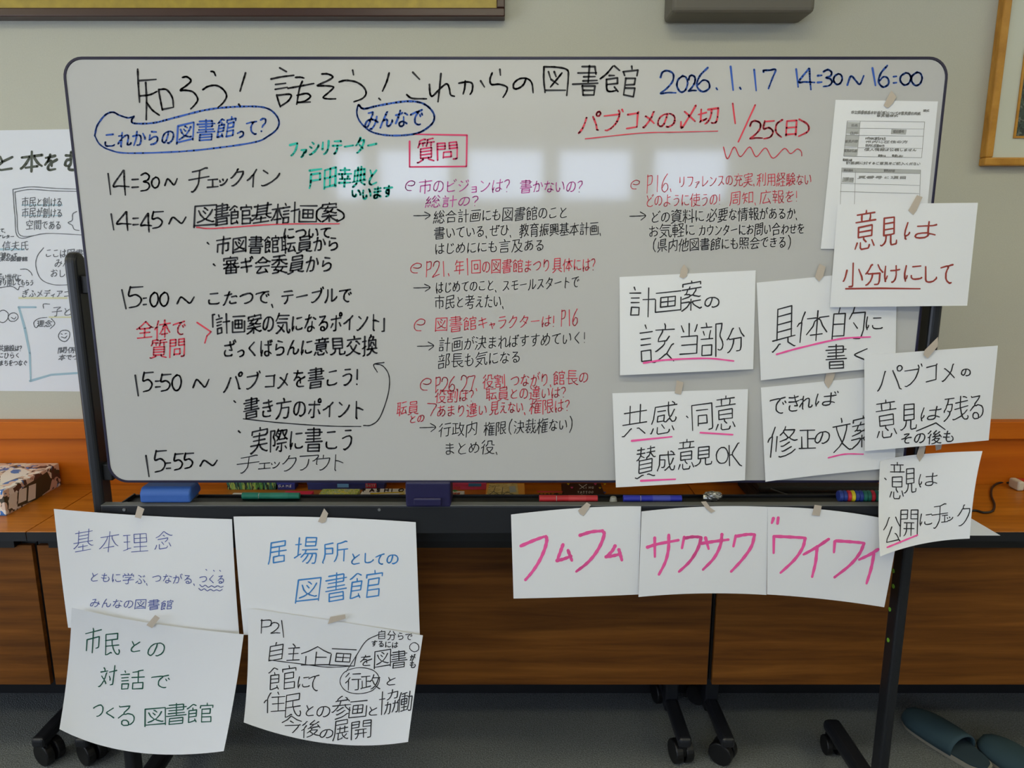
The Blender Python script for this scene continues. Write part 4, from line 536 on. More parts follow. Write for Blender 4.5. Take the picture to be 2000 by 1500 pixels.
struct('ceiling', B(XL - .1, XR + .1, YF - .1, YW + .1, ZC, ZC + .1), M_ceil)
struct('wall_right', B(XR, XR + .1, YF, YW, 0, ZC), M_plain)
def wall_with_holes(name, fixed, lo, hi, holes, axis):   # holes: (a0, a1, z0, z1) along the wall
    bm = NB(); cuts = sorted({lo, hi} | {h[0] for h in holes} | {h[1] for h in holes})
    for a, b in zip(cuts, cuts[1:]):
        hs = [h for h in holes if h[0] <= a and h[1] >= b]
        spans = [(0, hs[0][2]), (hs[0][3], ZC)] if hs else [(0, ZC)]
        for z0, z1 in spans:
            if axis == 'x': box(bm, a, b, fixed - .1, fixed, z0, z1)
            else: box(bm, fixed - .1, fixed, a, b, z0, z1)
    return struct(name, bm, M_plain)
M_frame = mat('white_window_frame', (215, 215, 212), .4)
M_rear = mat('daylit_rear_pane', (205, 222, 255), .2, emit=REAR_WINDOW)
M_side = mat('daylit_side_pane', (220, 232, 255), .2, emit=SIDE_WINDOW)
rear = [(-1.81, -1.5), (-1.37, -.62), (-.47, .34), (.455, 1.23), (1.42, 2.2)]
rear = [(a, b, 1.80, 2.33) for a, b in rear]
wall_with_holes('wall_front', YF, XL, XR, rear, 'x')
side = [(-2.1, -.85, .55, 1.8), (-.65, .6, .55, 1.8)]
wall_with_holes('wall_left', XL, YF, YW, side, 'y')
n = 0
for a, b, z0, z1 in rear:
    n += 1; w = thing('window_%d' % n, None, None, ((a + b) / 2, YF - .05, z0)); w['kind'] = 'structure'
    bm = NB()
    for q in ((a, a + .03, z0, z1), (b - .03, b, z0, z1), (a, b, z0, z0 + .03), (a, b, z1 - .03, z1)): box(bm, q[0], q[1], YF - .07, YF - .03, q[2], q[3])
    obj('window_frame', bm, M_frame, w)
    obj('pane', B(a, b, YF - .06, YF - .052, z0, z1), M_rear, w)
for a, b, z0, z1 in side:
    n += 1; w = thing('window_%d' % n, None, None, (XL - .05, (a + b) / 2, z0)); w['kind'] = 'structure'
    bm = NB()
    for q in ((a, a + .04, z0, z1), (b - .04, b, z0, z1), (a, b, z0, z0 + .04), (a, b, z1 - .04, z1), ((a + b) / 2 - .02, (a + b) / 2 + .02, z0, z1)): box(bm, XL - .07, XL - .03, q[0], q[1], q[2], q[3])
    obj('window_frame', bm, M_frame, w)
    obj('pane', B(XL - .06, XL - .052, a, b, z0, z1), M_side, w)
# orange wainscot: flat boards and a capping rail
struct('trim_1', B(XL, XR, 2.162, YW, .36, .87), M_wains)
struct('dark_strip_back', B(XL, XR, 2.16, YW, 0, .36), mat('black_shade_strip', (24, 24, 26), .6), bevel=.002)  # black strip added low on the wall to deepen the shade under the tables
struct('trim_2', B(XL, XR, 2.143, YW, .868, .9225), M_wains, bevel=.003)
# ceiling lamps
M_house = mat('lamp_housing', (220, 220, 215), .4)
M_diff = mat('lamp_diffuser', (252, 246, 212), .4, emit=CEILING_LAMP)
for i, (x, y, where) in enumerate(((-2.7, .95, 'left, nearer the wall'), (0, .7, 'middle, nearer the wall'), (2.75, .95, 'right, nearer the wall'), (-2.4, -.5, 'left, farther back'), (0, -.5, 'middle, farther back'), (2.4, -.5, 'right, farther back'))):
    t = thing('ceiling_lamp', 'long white ceiling lamp, ' + where, 'ceiling lamp', (x, y, ZC), 'ceiling lamps')
    obj('housing', B(x - .62, x + .62, y - .13, y + .13, ZC - .06, ZC), M_house, t, bevel=.004)
    obj('diffuser', B(x - .6, x + .6, y - .11, y + .11, ZC - .085, ZC - .06), M_diff, t)

# ================================================================ pen strokes
INK = {k: mat('ink_' + k, c, .55, spec=.3) for k, c in dict(
    black=(44, 44, 48), blue=(56, 96, 186), teal=(48, 188, 172), red=(222, 72, 88), crimson=(216, 66, 110), magenta=(200, 84, 164),
    print=(150, 150, 148), brown=(160, 66, 58), pink=(250, 98, 172), navy=(88, 100, 168), green=(40, 92, 78), sky=(66, 138, 206),
    olive=(92, 98, 88), grey=(112, 116, 122), paleblue=(168, 200, 216), white=(225, 225, 222), yellow=(236, 204, 50), cardred=(214, 84, 66)).items()}
HAND = {'@': '30,50 55,55 75,45 78,20 50,10 20,35 12,70 25,95 55,98', '0': '55,0 20,25 12,65 40,100 75,88 92,45 78,8 50,2', '1': '46,0 52,100',
 '2': '8,28 20,6 50,0 82,14 78,45 45,75 8,97 50,93 97,94', '3': '10,12 50,0 85,16 72,38 32,48 72,54 88,74 62,94 8,100', '5': '22,0 12,44 55,38 88,60 66,90 15,100;20,4 97,0',
 '4': '66,0 5,62 40,63 100,66;70,0 72,50 78,100', '6': '72,0 25,35 8,75 40,100 80,86 76,60 45,52 14,72', '7': '2,12 5,4 50,3 95,0 70,45 40,100',
 '9': '85,25 45,0 15,25 50,50 85,25 75,100', '8': '50,50 20,20 50,0 80,20 20,78 50,100 80,78 50,50', ':': '25,25 75,22;25,78 75,75', '~': '0,85 22,22 52,55 76,80 100,20',
 '>': '0,52 50,50 100,45;66,2 100,45 70,98', '・': '46,46 54,54', '/': '100,0 0,100', 'P': '26,0 22,100;22,8 78,6 74,46 26,56', '.': '45,92 52,96', '、': '20,82 34,98', '(': '75,0 45,25 42,70 70,100', ')': '30,0 58,30 60,70 28,100'}
USED = set('UNOGIPARTYFSHEM')                  # capitals for the printing on the game boxes
for b in TEXT:
    for it in b[5]:
        q = it.split('|')
        if q[0] == 'L': USED |= set(q[1])
        elif q[0] == 'B': USED |= {k[0] for k in q[1].split(';')}
PEN = dict(zip(sorted(USED - set('@0123456789:~>・P.、()/')), PEN_STROKES))
def glyph(ch):
    if ch in HAND: return [spline([tuple(map(float, p.split(','))) for p in s.split()], 4) for s in HAND[ch].split(';')]
    out = []
    for p in PEN[ch]: out.append([Vector((p[i] / .85, p[i + 1] / .85)) for i in range(0, len(p), 2)])
    return out
SMALL = 'ャュョッェァィォゃゅょっ'
def weight(c):
    if c in SMALL: return .62
    if c in '0123456789P': return .55
    if c in '、.・:': return .38
    if c in '()「」！': return .55
    if '\u3040' <= c <= '\u30ff': return .84
    return 1.0
def wobble(strokes, amp):               # one hand-made variation of a character: slant, tilt and uneven size
    a, b, s, t = (random.gauss(0, 1) * amp for _ in range(4)); ph = random.random() * 6
    return [[Vector((p.x + (p.y - 50) * (a * .6 - .05) + 1.6 * amp * 14 * sin(p.y / 22 + ph), p.y - (p.x - 50) * (.10 + b * .6) + 1.6 * amp * 14 * sin(p.x / 25 + ph))) for p in l] for l in strokes]
def strokes_of(item):
    """all pen strokes of one item, as lists of photo positions"""
    t = item.split('|'); res = []
    P = lambda s: [tuple(map(float, p.split(','))) for p in s.split()]
    if t[0] in 'CP':
        for s in t[1].split(';'): res.append(spline(P(s), 6) if t[0] == 'C' else [Vector(p) for p in P(s)])
    elif t[0] == 'T':
        ox, oy, k = map(float, t[1].split())
        for s in t[2].split(';'): res.append([Vector((ox + p.x / k, oy + p.y / k)) for p in spline(P(s), 5)])
    elif t[0] == 'B':
        for q in t[1].split(';'):
            ch, x0, y0, x1, y1 = q.split(); x0, y0, x1, y1 = map(float, (x0, y0, x1, y1))
            g = glyph(ch) if ch in HAND else wobble(glyph(ch), .06)
            X = [p.x for l in g for p in l]; Y = [p.y for l in g for p in l]
            w = max(X) - min(X); h = max(Y) - min(Y)
            for l in g: res.append([Vector((x0 + (p.x - min(X)) / max(w, 1) * (x1 - x0), y0 + (p.y - min(Y)) / max(h, 1) * (y1 - y0))) for p in l])
    elif t[0] == 'L':
        txt = t[1]; x0, y0, x1, y1, h = map(float, t[2:7]); W = sum(map(weight, txt)); c = 0
        for ch in txt:
            wd = weight(ch) / W; xa, xb = x0 + (x1 - x0) * c, x0 + (x1 - x0) * (c + wd); ym = y0 + (y1 - y0) * (c + wd / 2); c += wd
            g = wobble(glyph(ch), .07); k = random.uniform(.92, 1.06)
            hh = h * k * (.62 if ch in SMALL else (.9 if '\u3040' <= ch <= '\u30ff' else 1)); cw = (xb - xa) * 1.04
            if ch in SMALL: ym += h * .14
            if ch in '。、.': cw = min(cw, h * .5)
            for l in g: res.append([Vector(((xa + xb) / 2 + (p.x - 50) / 100 * cw, ym + (p.y - 50) / 100 * hh + random.gauss(0, .12))) for p in l])
    return res
def ribbon(bm, pts, w, surf):           # one flat pen stroke with round ends, lying on the surface surf(x, y)
    pts = [pts[0]] + [q for p, q in zip(pts, pts[1:]) if (q - p).length > .15]
    if len(pts) == 1: pts.append(pts[0] + Vector((.4, .3)))
    n = len(pts); ws = [w * (.5 + .06 * sin(i * 1.9 + pts[0].x)) * (1 - .22 * (i / (n - 1)) ** 3) for i in range(n)]
    segs = 8 if w > 2.8 else 6
    for i, p in enumerate(pts):
        v = [bm.verts.new(surf(p.x + ws[i] * cos(2 * pi * k / segs), p.y + ws[i] * sin(2 * pi * k / segs))) for k in range(segs)]
        bm.faces.new(v)
    for i in range(n - 1):
        d = (pts[i + 1] - pts[i]).normalized(); q = Vector((-d.y, d.x))
        a, b = pts[i], pts[i + 1]
        v = [bm.verts.new(surf(*c)) for c in (a + q * ws[i], b + q * ws[i + 1], b - q * ws[i + 1], a - q * ws[i])]
        bm.faces.new(v)
CARRIER = {}                             # carrier name -> (surface function with lift, parent object)
WHOLE = ('title_writing', 'speech_bubble_writing', 'question_heading', 'printed_text', 'table_rules')
def lines_of(items):                     # separate lines of writing: B items break where the row changes or a wide gap follows
    out = []
    for it in items:
        k, rest = it.split('|', 1)
        if k == 'B':
            row = []; last = None
            for q in rest.split(';'):
                x0, y0, x1, y1 = map(float, q.split()[1:])
                if last and (abs((y0 + y1) / 2 - last[1]) > 26 or x0 - last[0] > 30 or x0 < last[0] - 60): out.append(['B|' + ';'.join(row)]); row = []
                row.append(q); last = (x1, (y0 + y1) / 2)
            out.append(['B|' + ';'.join(row)])
        elif k == 'L' or k == 'T': out.append([it])
        else: out += [[k + '|' + s] for s in rest.split(';')]
    return out
def write(block, lift=.0007):
    car, name, label, ink, w, items = block; surf, parent = CARRIER[car]
    for group in ([items] if name in WHOLE else lines_of(items)):
        bm = NB()
        for it in group:
            for l in strokes_of(it): ribbon(bm, l, w, lambda x, y: surf(x, y, lift))
        obj(name, bm, INK[ink], parent, label=label or None, keep=True)

# ================================================================ sheets of paper
M_paper = mat('white_paper', (234, 236, 240), .8, spec=.25, bump=(90, .12, .0015))
M_tape = mat('beige_masking_tape', (196, 184, 170), .7, spec=.3, bump=(300, .4, .001))
class Sheet:
    """a sheet through 8 rim points (corner, middle of edge, corner, ... clockwise from top left), each (photo x, photo y, distance)"""
    def __init__(s, rim): s.R = [Vector(r) for r in rim]
    def P(s, u, v):                      # u, v in 0..1, v downwards
        x, y = 2 * u - 1, 2 * v - 1
        N = [(1 - x) * (1 - y) * (-x - y - 1) / 4, (1 - x * x) * (1 - y) / 2, (1 + x) * (1 - y) * (x - y - 1) / 4, (1 + x) * (1 - y * y) / 2,
             (1 + x) * (1 + y) * (x + y - 1) / 4, (1 - x * x) * (1 + y) / 2, (1 - x) * (1 + y) * (-x + y - 1) / 4, (1 - x) * (1 - y * y) / 2]
        return sum((r * n for r, n in zip(s.R, N)), Vector((0, 0, 0)))
    def surf(s, px, py, lift):
        u = v = .5
        for _ in range(12):
            p = s.P(u, v); du = (s.P(u + 1e-3, v) - p) * 1e3; dv = (s.P(u, v + 1e-3) - p) * 1e3
            ex, ey = px - p.x, py - p.y; det = du.x * dv.y - du.y * dv.x
            su, sv = (ex * dv.y - ey * dv.x) / det, (du.x * ey - du.y * ex) / det
            u += max(-.5, min(.5, su)); v += max(-.5, min(.5, sv))
            if abs(ex) + abs(ey) < .01: break
        return atd(px, py, s.P(u, v).z - lift)
    def mesh(s, n=22):
        bm = NB(); g = [[bm.verts.new(atd(*s.P(i / n, j / n))) for i in range(n + 1)] for j in range(n + 1)]
        for j in range(n):
            for i in range(n): bm.faces.new((g[j][i], g[j + 1][i], g[j + 1][i + 1], g[j][i + 1]))
        return bm
def mid(a, b, dx=0, dy=0, dd=0): return ((a[0] + b[0]) / 2 + dx, (a[1] + b[1]) / 2 + dy, (a[2] + b[2]) / 2 + dd)
def quad_rim(tl, tr, br, bl, top=(0, 0, 0), right=(0, 0, 0), bot=(0, 0, 0), left=(0, 0, 0)):
    return [tl, mid(tl, tr, *top), tr, mid(tr, br, *right), br, mid(br, bl, *bot), bl, mid(bl, tl, *left)]
def tape_piece(bm, pts, d):              # a torn strip of tape: outline in the photo, a fifth of a millimetre thick
    q = [atd(x, y, d) for x, y in pts]; prism(bm, q, (0, .0002, 0))
def paper(key, label, rim, tape, m=None, tape_d=None, cat='paper sign', group=None):
    sh = Sheet(rim); top = rim[1]
    t = thing('paper_sheet', label, cat, atd(rim[5][0], rim[5][1], rim[5][2]), group)
    o = obj('sheet', sh.mesh(), m or M_paper, t, smooth=True, keep=True)
    so = o.modifiers.new('thickness', 'SOLIDIFY'); so.thickness = .00025; so.offset = -1
    o.modifiers.new('crisp_rim', 'EDGE_SPLIT').split_angle = radians(50)
    if tape:
        bm = NB(); tape_piece(bm, tape, tape_d or top[2] - .0022); obj('tape', bm, M_tape, t, label='strip of beige masking tape')
    CARRIER[key] = (sh.surf, t)
    return t

# ================================================================ the whiteboard on its stand
XB = -.0130; BW, BH, ZT = 1.81, .91, CH + .3553; ZB = ZT - BH
M_board = mat('white_enamel', (194, 194, 193), .065, spec=.45, coat=0)
M_navy = mat('dark_navy_edge', (30, 26, 54), .35)
M_black = mat('black_painted_steel', (29, 31, 36), .38)
M_blackp = mat('black_plastic', (14, 14, 16), .45)
M_steelgrey = mat('dark_grey_tray_lip', (92, 94, 95), .5)
M_bolt = mat('zinc_bolt', (200, 200, 200), .25, metal=1)
wb = thing('whiteboard', 'large wheeled whiteboard covered in handwritten Japanese notes', 'whiteboard', (XB, DB + .02, 0))
bm = NB(); prism(bm, [(x, DB, z) for x, z in rrect(XB, (ZT + ZB) / 2, BW - .011, BH - .011, .037)], (0, .022, 0))
panel = obj('panel', bm, M_board, wb)
outer, inner = rrect(XB, (ZT + ZB) / 2, BW, BH, .042), rrect(XB, (ZT + ZB) / 2, BW - .011, BH - .011, .0365)
bm = NB(); rings = [[bm.verts.new((x, y, z)) for x, z in L] for L, y in ((inner, DB - .0015), (outer, DB - .0015), (outer, DB + .024), (inner, DB + .024))]
for a, b in zip(rings, rings[1:] + rings[:1]):
    for i in range(len(a)): bm.faces.new((a[i], a[(i + 1) % len(a)], b[(i + 1) % len(a)], b[i]))
obj('edge_trim', bm, M_navy, wb, bevel=.001)
for sx in (-1, 1):
    xa = XB + sx * .9265; xb = XB + sx * .952                   # inner and outer face of the post
    lo, hi = min(xa, xb), max(xa, xb)
    zt = 1.437
    bm = NB(); pr = [(y, z) for y, z in ((1.6, .075), (1.645, .075))]
    top = [(1.6225 + .0225 * cos(radians(a)), zt - .0225 + .0225 * sin(radians(a))) for a in range(0, 181, 15)]
    prism(bm, [(lo, y, z) for y, z in [(1.6, .075), (1.645, .075)] + top], (hi - lo, 0, 0))
    post = obj('post', bm, M_black, wb, bevel=.008, smooth=False)
    for z in (zt - .07, ZB + .02):
        a, b = sorted((XB + sx * .905, XB + sx * .9265))
        obj('bracket', B(a, b, 1.612, 1.64, z - .02, z + .02), M_blackp, post, bevel=.003)
    if sx > 0:
        for (px, py) in ((1745, 1115), (1745, 1145), (1738, 1190), (1735, 1250)):
            d = 1.625; r = ray(px, py); z = CH + r.z / r.x * (lo - .0); y = r.y / r.x * lo
            cb = NB(); cyl(cb, (lo - .0012, y, z), (lo + .001, y, z), .0052, n=16); obj('dot_sticker', cb, mat('green_dot', (128, 190, 60), .5), post, label='round green dot sticker')
    ft = obj('foot', B(min(xa, xb) - .012, max(xa, xb) + .012, 1.30, 1.90, .065, .1), M_black, wb, bevel=.014)
    for y in (1.335, 1.865):
        bm = NB(); cyl(bm, ((lo + hi) / 2, y, .07), ((lo + hi) / 2, y, .045), .012); box(bm, (lo + hi) / 2 - .014, (lo + hi) / 2 + .014, y - .01, y + .03, .028, .056)
        c = obj('caster', bm, M_blackp, ft)
        bm = NB()
        for q in (-1, 1): cyl(bm, ((lo + hi) / 2 + q * .008, y + .012, .028), ((lo + hi) / 2 + q * .024, y + .012, .028), .028)
        obj('wheel', bm, M_blackp, c, bevel=.003)
XI0, XI1 = XB - .9265, XB + .9265
bar = obj('crossbar', B(XI0, XI1, 1.59, 1.618, .7995, .8655), M_black, wb, bevel=.002)
for px in (243, 741, 1850 - 450):
    p = atd(px, 995, 1.59); bm = NB(); cyl(bm, (p.x, 1.5875, p.z), (p.x, 1.591, p.z), .0036, .0045, 16); obj('bolt', bm, M_bolt, bar, label='small silver bolt')
obj('tray_lip', B(XI0, XI1, 1.5895, 1.612, .8655, .8685), M_steelgrey, wb, bevel=.001, label='dark grey front lip of the pen tray')
bm = NB(); xa, xb = atd(252, 975, 1.64).x, XI1 - .02; box(bm, xa, xb, 1.612, 1.668, .857, .861); box(bm, xa, xb, 1.664, 1.668, .861, .8665); box(bm, xa, xa + .004, 1.608, 1.664, .861, .8705)
obj('pen_tray', bm, M_blackp, wb, bevel=.001)
x0, x1 = atd(792, 960, 1.59).x, atd(880, 960, 1.59).x
la = obj('lock_block', B(x0, x1, 1.588, 1.655, .8645, ZB + .004), mat('navy_plastic', (26, 22, 68), .45), wb, bevel=.004, label='navy plastic lock block under the panel')
obj('lock_lever', B(x0 + .018, x1 - .02, 1.581, 1.59, .868, .888), MATS['navy_plastic'], la, bevel=.004)
CARRIER['board'] = (lambda x, y, lift: atd(x, y, DB - lift), panel)

# ---------------------------------------------------------------- sheets on the board
D = DB
paper('form', 'printed grey form with a table, taped at top right of the whiteboard', quad_rim((1632, 195, D - .0012), (1832, 198, D - .0012), (1803, 486, D - .003), (1603, 486, D - .003)),
      [(1741, 177), (1751, 189), (1743, 203), (1734, 211), (1726, 206), (1731, 196), (1735, 188)], cat='printed form')
paper('concrete', 'white sheet with a long slanted pink underline, tucked under the red-lettered sheet', quad_rim((1478, 552, D - .0012), (1752, 526, D - .002), (1749, 716, D - .004), (1486, 743, D - .007), top=(0, 0, -.001), bot=(0, -1, -.003)),
      [(1601, 515), (1612, 521), (1608, 540), (1600, 550), (1592, 541), (1596, 527)])
paper('small_opinions', 'white sheet lettered in red-brown, jutting over the board\'s right edge', quad_rim((1636, 399, D - .005), (1910, 396, D - .012), (1889, 597, D - .022), (1621, 600, D - .012), bot=(0, 0, -.003)),
      [(1791, 381), (1802, 385), (1790, 412), (1784, 420), (1774, 411)])
paper('relevant', 'white sheet with black lettering, second line underlined pink, nearest the middle of the board', quad_rim((1210, 541, D - .0012), (1476, 528, D - .0012), (1471, 721, D - .008), (1211, 733, D - .010), bot=(0, 0, -.003)),
      [(1336, 516), (1344, 527), (1341, 540), (1335, 544), (1327, 541), (1330, 526)])
paper('agreement', 'white sheet with three short pink underlines hanging below the board\'s bottom edge', quad_rim((1196, 768, D - .0012), (1461, 760, D - .0012), (1455, 938, D - .012), (1203, 952, D - .016), bot=(0, 0, -.004)),
      [(1322, 743), (1335, 747), (1330, 771), (1318, 768)])
paper('amendment', 'white sheet with black lettering between the pink-underlined signs and the overhanging sheet', quad_rim((1486, 757, D - .0012), (1752, 731, D - .002), (1748, 914, D - .007), (1495, 941, D - .012), bot=(0, -2, -.003)),
      [(1625, 720), (1632, 727), (1626, 746), (1618, 759), (1610, 747), (1614, 730)])
paper('remain', 'white sheet with small text under a caret, covering the right post', quad_rim((1688, 694, D - .012), (1949, 675, D - .02), (1931, 860, D - .03), (1689, 881, D - .020), bot=(0, 0, -.004)),
      [(1832, 658), (1832, 676), (1812, 700), (1804, 693), (1806, 684)], tape_d=D - .022)
bm = NB(); tape_piece(bm, [(1826, 862), (1841, 860), (1838, 877), (1828, 880)], DB - .0008); obj('tape', bm, M_tape, CARRIER['remain'][1], label='second strip of masking tape below the sheet')
pub = paper('public', 'curled white sheet with a short pink underline hanging lowest on the right post', [(1719, 901, D - .012), (1790, 888, D - .010), (1919, 881, D - .03), (1903, 960, D - .045), (1894, 1052, D - .06), (1802, 1062, D - .045), (1719, 1087, D - .075), (1716, 1000, D - .035)],
      [(1797, 868), (1808, 872), (1804, 890), (1796, 902), (1790, 890)], tape_d=D - .0135)
bm = NB(); v = [bm.verts.new(atd(*p)) for p in ((1896, 1012, D - .05), (1954, 1046, D + .01), (1893, 1046, D - .054))]; bm.faces.new(v)
o = obj('folded_corner', bm, M_paper, pub, label='corner bent back towards the wall'); o.modifiers.new('thickness', 'SOLIDIFY').thickness = .0003
# printed cells of the form
M_cell = mat('printed_grey', (182, 184, 183), .8)
bm = NB(); fs = CARRIER['form'][0]
for q in (((1654, 238), (1680, 239), (1678, 262), (1652, 261)), ((1652, 263), (1678, 264), (1675, 287), (1649, 286)), ((1649, 290), (1675, 291), (1673, 305), (1647, 304)), ((1741, 252), (1771, 253), (1769, 263), (1740, 262)),
          ((1645, 328), (1671, 329), (1670, 336), (1644, 335)), ((1672, 329), (1798, 332), (1797, 339), (1671, 336)), ((1646, 346), (1668, 347), (1667, 357), (1644, 356))):
    v = [[bm.verts.new(fs(q[0][0] * (1 - i / 4) * (1 - j / 2) + q[1][0] * i / 4 * (1 - j / 2) + q[3][0] * (1 - i / 4) * j / 2 + q[2][0] * i / 4 * j / 2, q[0][1] * (1 - i / 4) * (1 - j / 2) + q[1][1] * i / 4 * (1 - j / 2) + q[3][1] * (1 - i / 4) * j / 2 + q[2][1] * i / 4 * j / 2, .0004)) for i in range(5)] for j in range(3)]
    for j in range(2):
        for i in range(4): bm.faces.new((v[j][i], v[j + 1][i], v[j + 1][i + 1], v[j][i + 1]))
obj('printed_cells', bm, M_cell, CARRIER['form'][1], label='pale grey printed table cells')
# ---------------------------------------------------------------- sheets hanging from the crossbar
E_ = 1.588
paper('humming', 'white sheet with bold pink katakana, leftmost of the three pink-lettered sheets on the bar', quad_rim((998, 1005, E_ - .006), (1252, 989, E_ - .002), (1247, 1161, E_ - .006), (1003, 1169, E_ - .010), top=(10, -5, .003), bot=(0, 1, -.004)),
      [(1146, 981), (1154, 986), (1140, 1008), (1133, 1004), (1129, 997)])
paper('crisp', 'white sheet with bold pink katakana, middle of the three pink-lettered sheets on the bar', quad_rim((1253, 999, E_ - .006), (1500, 990, E_ - .003), (1497, 1162, E_ - .007), (1247, 1166, E_ - .012), top=(0, -5, .002), bot=(0, -5, -.002)),
      [(1369, 980), (1379, 979), (1388, 992), (1397, 998), (1389, 1002), (1379, 993)])
paper('lively', 'white sheet with bold pink katakana, rightmost of the three and half behind the curled sheet', quad_rim((1500, 990, E_ - .004), (1757, 1019, E_ - .012), (1727, 1186, E_ - .018), (1498, 1161, E_ - .010), top=(0, -7, .004), right=(1, 0, 0), bot=(0, -3, 0)),
      [(1591, 986), (1605, 988), (1601, 1008), (1586, 1006)])
paper('philosophy', 'white sheet with thin navy writing at the left end of the crossbar', quad_rim((105, 994, E_ - .03), (453, 1014, E_ - .003), (467, 1238, E_ - .004), (133, 1226, E_ - .02), top=(0, 3, .012), right=(-1, 0, 0), left=(-1, 0, 0)),
      [(269, 988), (282, 994), (275, 1013), (263, 1010)], tape_d=E_ - .021)
paper('dialogue', 'white sheet with dark green writing taped below the navy-lettered one', [(140, 1186, E_ - .040), (286, 1216, E_ - .024), (476, 1239, E_ - .02), (459, 1352, E_ - .03), (437, 1467, E_ - .05), (262, 1469, E_ - .035), (116, 1424, E_ - .055), (133, 1300, E_ - .03)],
      [(303, 1201), (312, 1207), (297, 1227), (286, 1221)], tape_d=E_ - .0275)
paper('place', 'white sheet with sky-blue writing taped to the crossbar left of centre', quad_rim((456, 1009, E_ - .006), (812, 1020, E_ - .006), (820, 1240, E_ - .01), (476, 1240, E_ - .012), top=(0, -4, .003), right=(0, 0, 0), left=(-1, 0, 0)),
      [(633, 993), (641, 1003), (635, 1020), (629, 1022), (621, 1019)])
paper('plan', 'densely written white sheet with a circled word, taped below the sky-blue one', [(483, 1188, E_ - .018), (640, 1211, E_ - .016), (826, 1241, E_ - .02), (811, 1345, E_ - .03), (797, 1449, E_ - .05), (640, 1452, E_ - .03), (476, 1411, E_ - .06), (484, 1300, E_ - .03)],
      [(645, 1205), (674, 1200), (675, 1208), (640, 1219)], tape_d=E_ - .019)
# ---------------------------------------------------------------- poster on the wall behind
YP = YW - .0012
M_poster = mat('poster_paper', (236, 240, 248), .75, spec=.3, bump=(14, .25, .006))
pt = paper('poster', 'large hand-drawn poster on the wall behind the board\'s left end', quad_rim((-90, 256, YP), (215, 251, YP), (215, 765, YP), (-90, 763, YP)), None, m=M_poster, cat='poster')
for b in TEXT: write(b, .0009 if 'underline' in b[1] else .0006)
M_wash = {'y': mat('pale_yellow_crayon', (226, 226, 190), .8), 'b': mat('pale_blue_crayon', (176, 206, 222), .8)}
for k, rects in (('y', ((36, 580, 132, 584), (95, 618, 140, 621))), ('b', ((0, 485, 48, 489), (42, 399, 122, 402), (42, 420, 122, 422)))):
    for a, b, c, d in rects:
        bm = NB(); bm.faces.new([bm.verts.new(atd(x, y, YP - .0005)) for x, y in ((a, b), (a, d), (c, d), (c, b))])
        obj('crayon_line', bm, M_wash[k], pt, label='pale %s crayon underlines' % ('yellow' if k == 'y' else 'blue'))

# ================================================================ frames on the wall
def frame_strip(bm, x0, x1, z0, z1, w, y0, y1):
    for q in ((x0, x1, z0, z0 + w), (x0, x1, z1 - w, z1), (x0, x0 + w, z0 + w, z1 - w), (x1 - w, x1, z0 + w, z1 - w)): box(bm, q[0], q[1], y0, y1, q[2], q[3])
yf = YW - .045
a = atd(986, 32, yf)
t = thing('picture_frame', 'wide hanging frame with dark brown rim around gold board, cut off by the top edge', 'picture frame', (a.x - .9, YW, a.z))
bm = NB(); frame_strip(bm, a.x - 1.9, a.x, a.z, a.z + .62, .022, yf, YW); obj('rim', bm, mat('dark_brown_lacquer', (62, 34, 24), .35), t, bevel=.003)
obj('gold_board', B(a.x - 1.88, a.x - .02, yf + .012, YW - .004, a.z + .02, a.z + .6), mat('gold_paper', (176, 152, 46), .45, spec=.6, var=(38, .12), bump=(120, .3, .001)), t)
a = atd(1312, 24, YW - .11); b = atd(1592, 24, YW - .11)
t = thing('wall_fixture', 'dull grey box-shaped fixture high on the wall, cut off by the top edge', 'wall fixture', ((a.x + b.x) / 2, YW, a.z))
obj('casing', B(a.x, b.x, YW - .11, YW, a.z, a.z + .25), mat('dull_grey_plastic', (106, 102, 92), .6), t, bevel=.012)
obj('seam', B(a.x + .01, b.x - .01, YW - .1115, YW - .109, a.z + .1, a.z + .104), M_blackp, t)
yf = YW - .03
a = atd(1923, 323, yf); W = .022
t = thing('picture_frame', 'honey-coloured wooden frame with pale mat at the right edge of the wall', 'picture frame', (a.x + .3, YW, a.z))
bm = NB(); frame_strip(bm, a.x, a.x + .62, a.z, a.z + .8, W, yf, YW); obj('rim', bm, wood('honey_wood', (176, 122, 44), (200, 144, 58), (214, 160, 72), (12, 30, 12), .35), t, bevel=.004)
c = atd(1979, 270, yf + .01)
mt = obj('mat_board', B(a.x + W, a.x + .62 - W, yf + .012, YW - .004, a.z + W, a.z + .8 - W), mat('pale_mat_board', (216, 219, 204), .8), t)
bm = NB(); frame_strip(bm, c.x, a.x + .62 - .08, c.z, a.z + .72, .006, yf + .008, yf + .014); obj('inner_rim', bm, MATS['honey_wood'], t)
obj('picture', B(c.x + .005, a.x + .535, yf + .0085, yf + .0118, c.z + .005, a.z + .715), patches('dark_green_print', [(40, 58, 48), (58, 78, 66), (30, 40, 36), (96, 104, 96), (48, 66, 60)], 60), t)

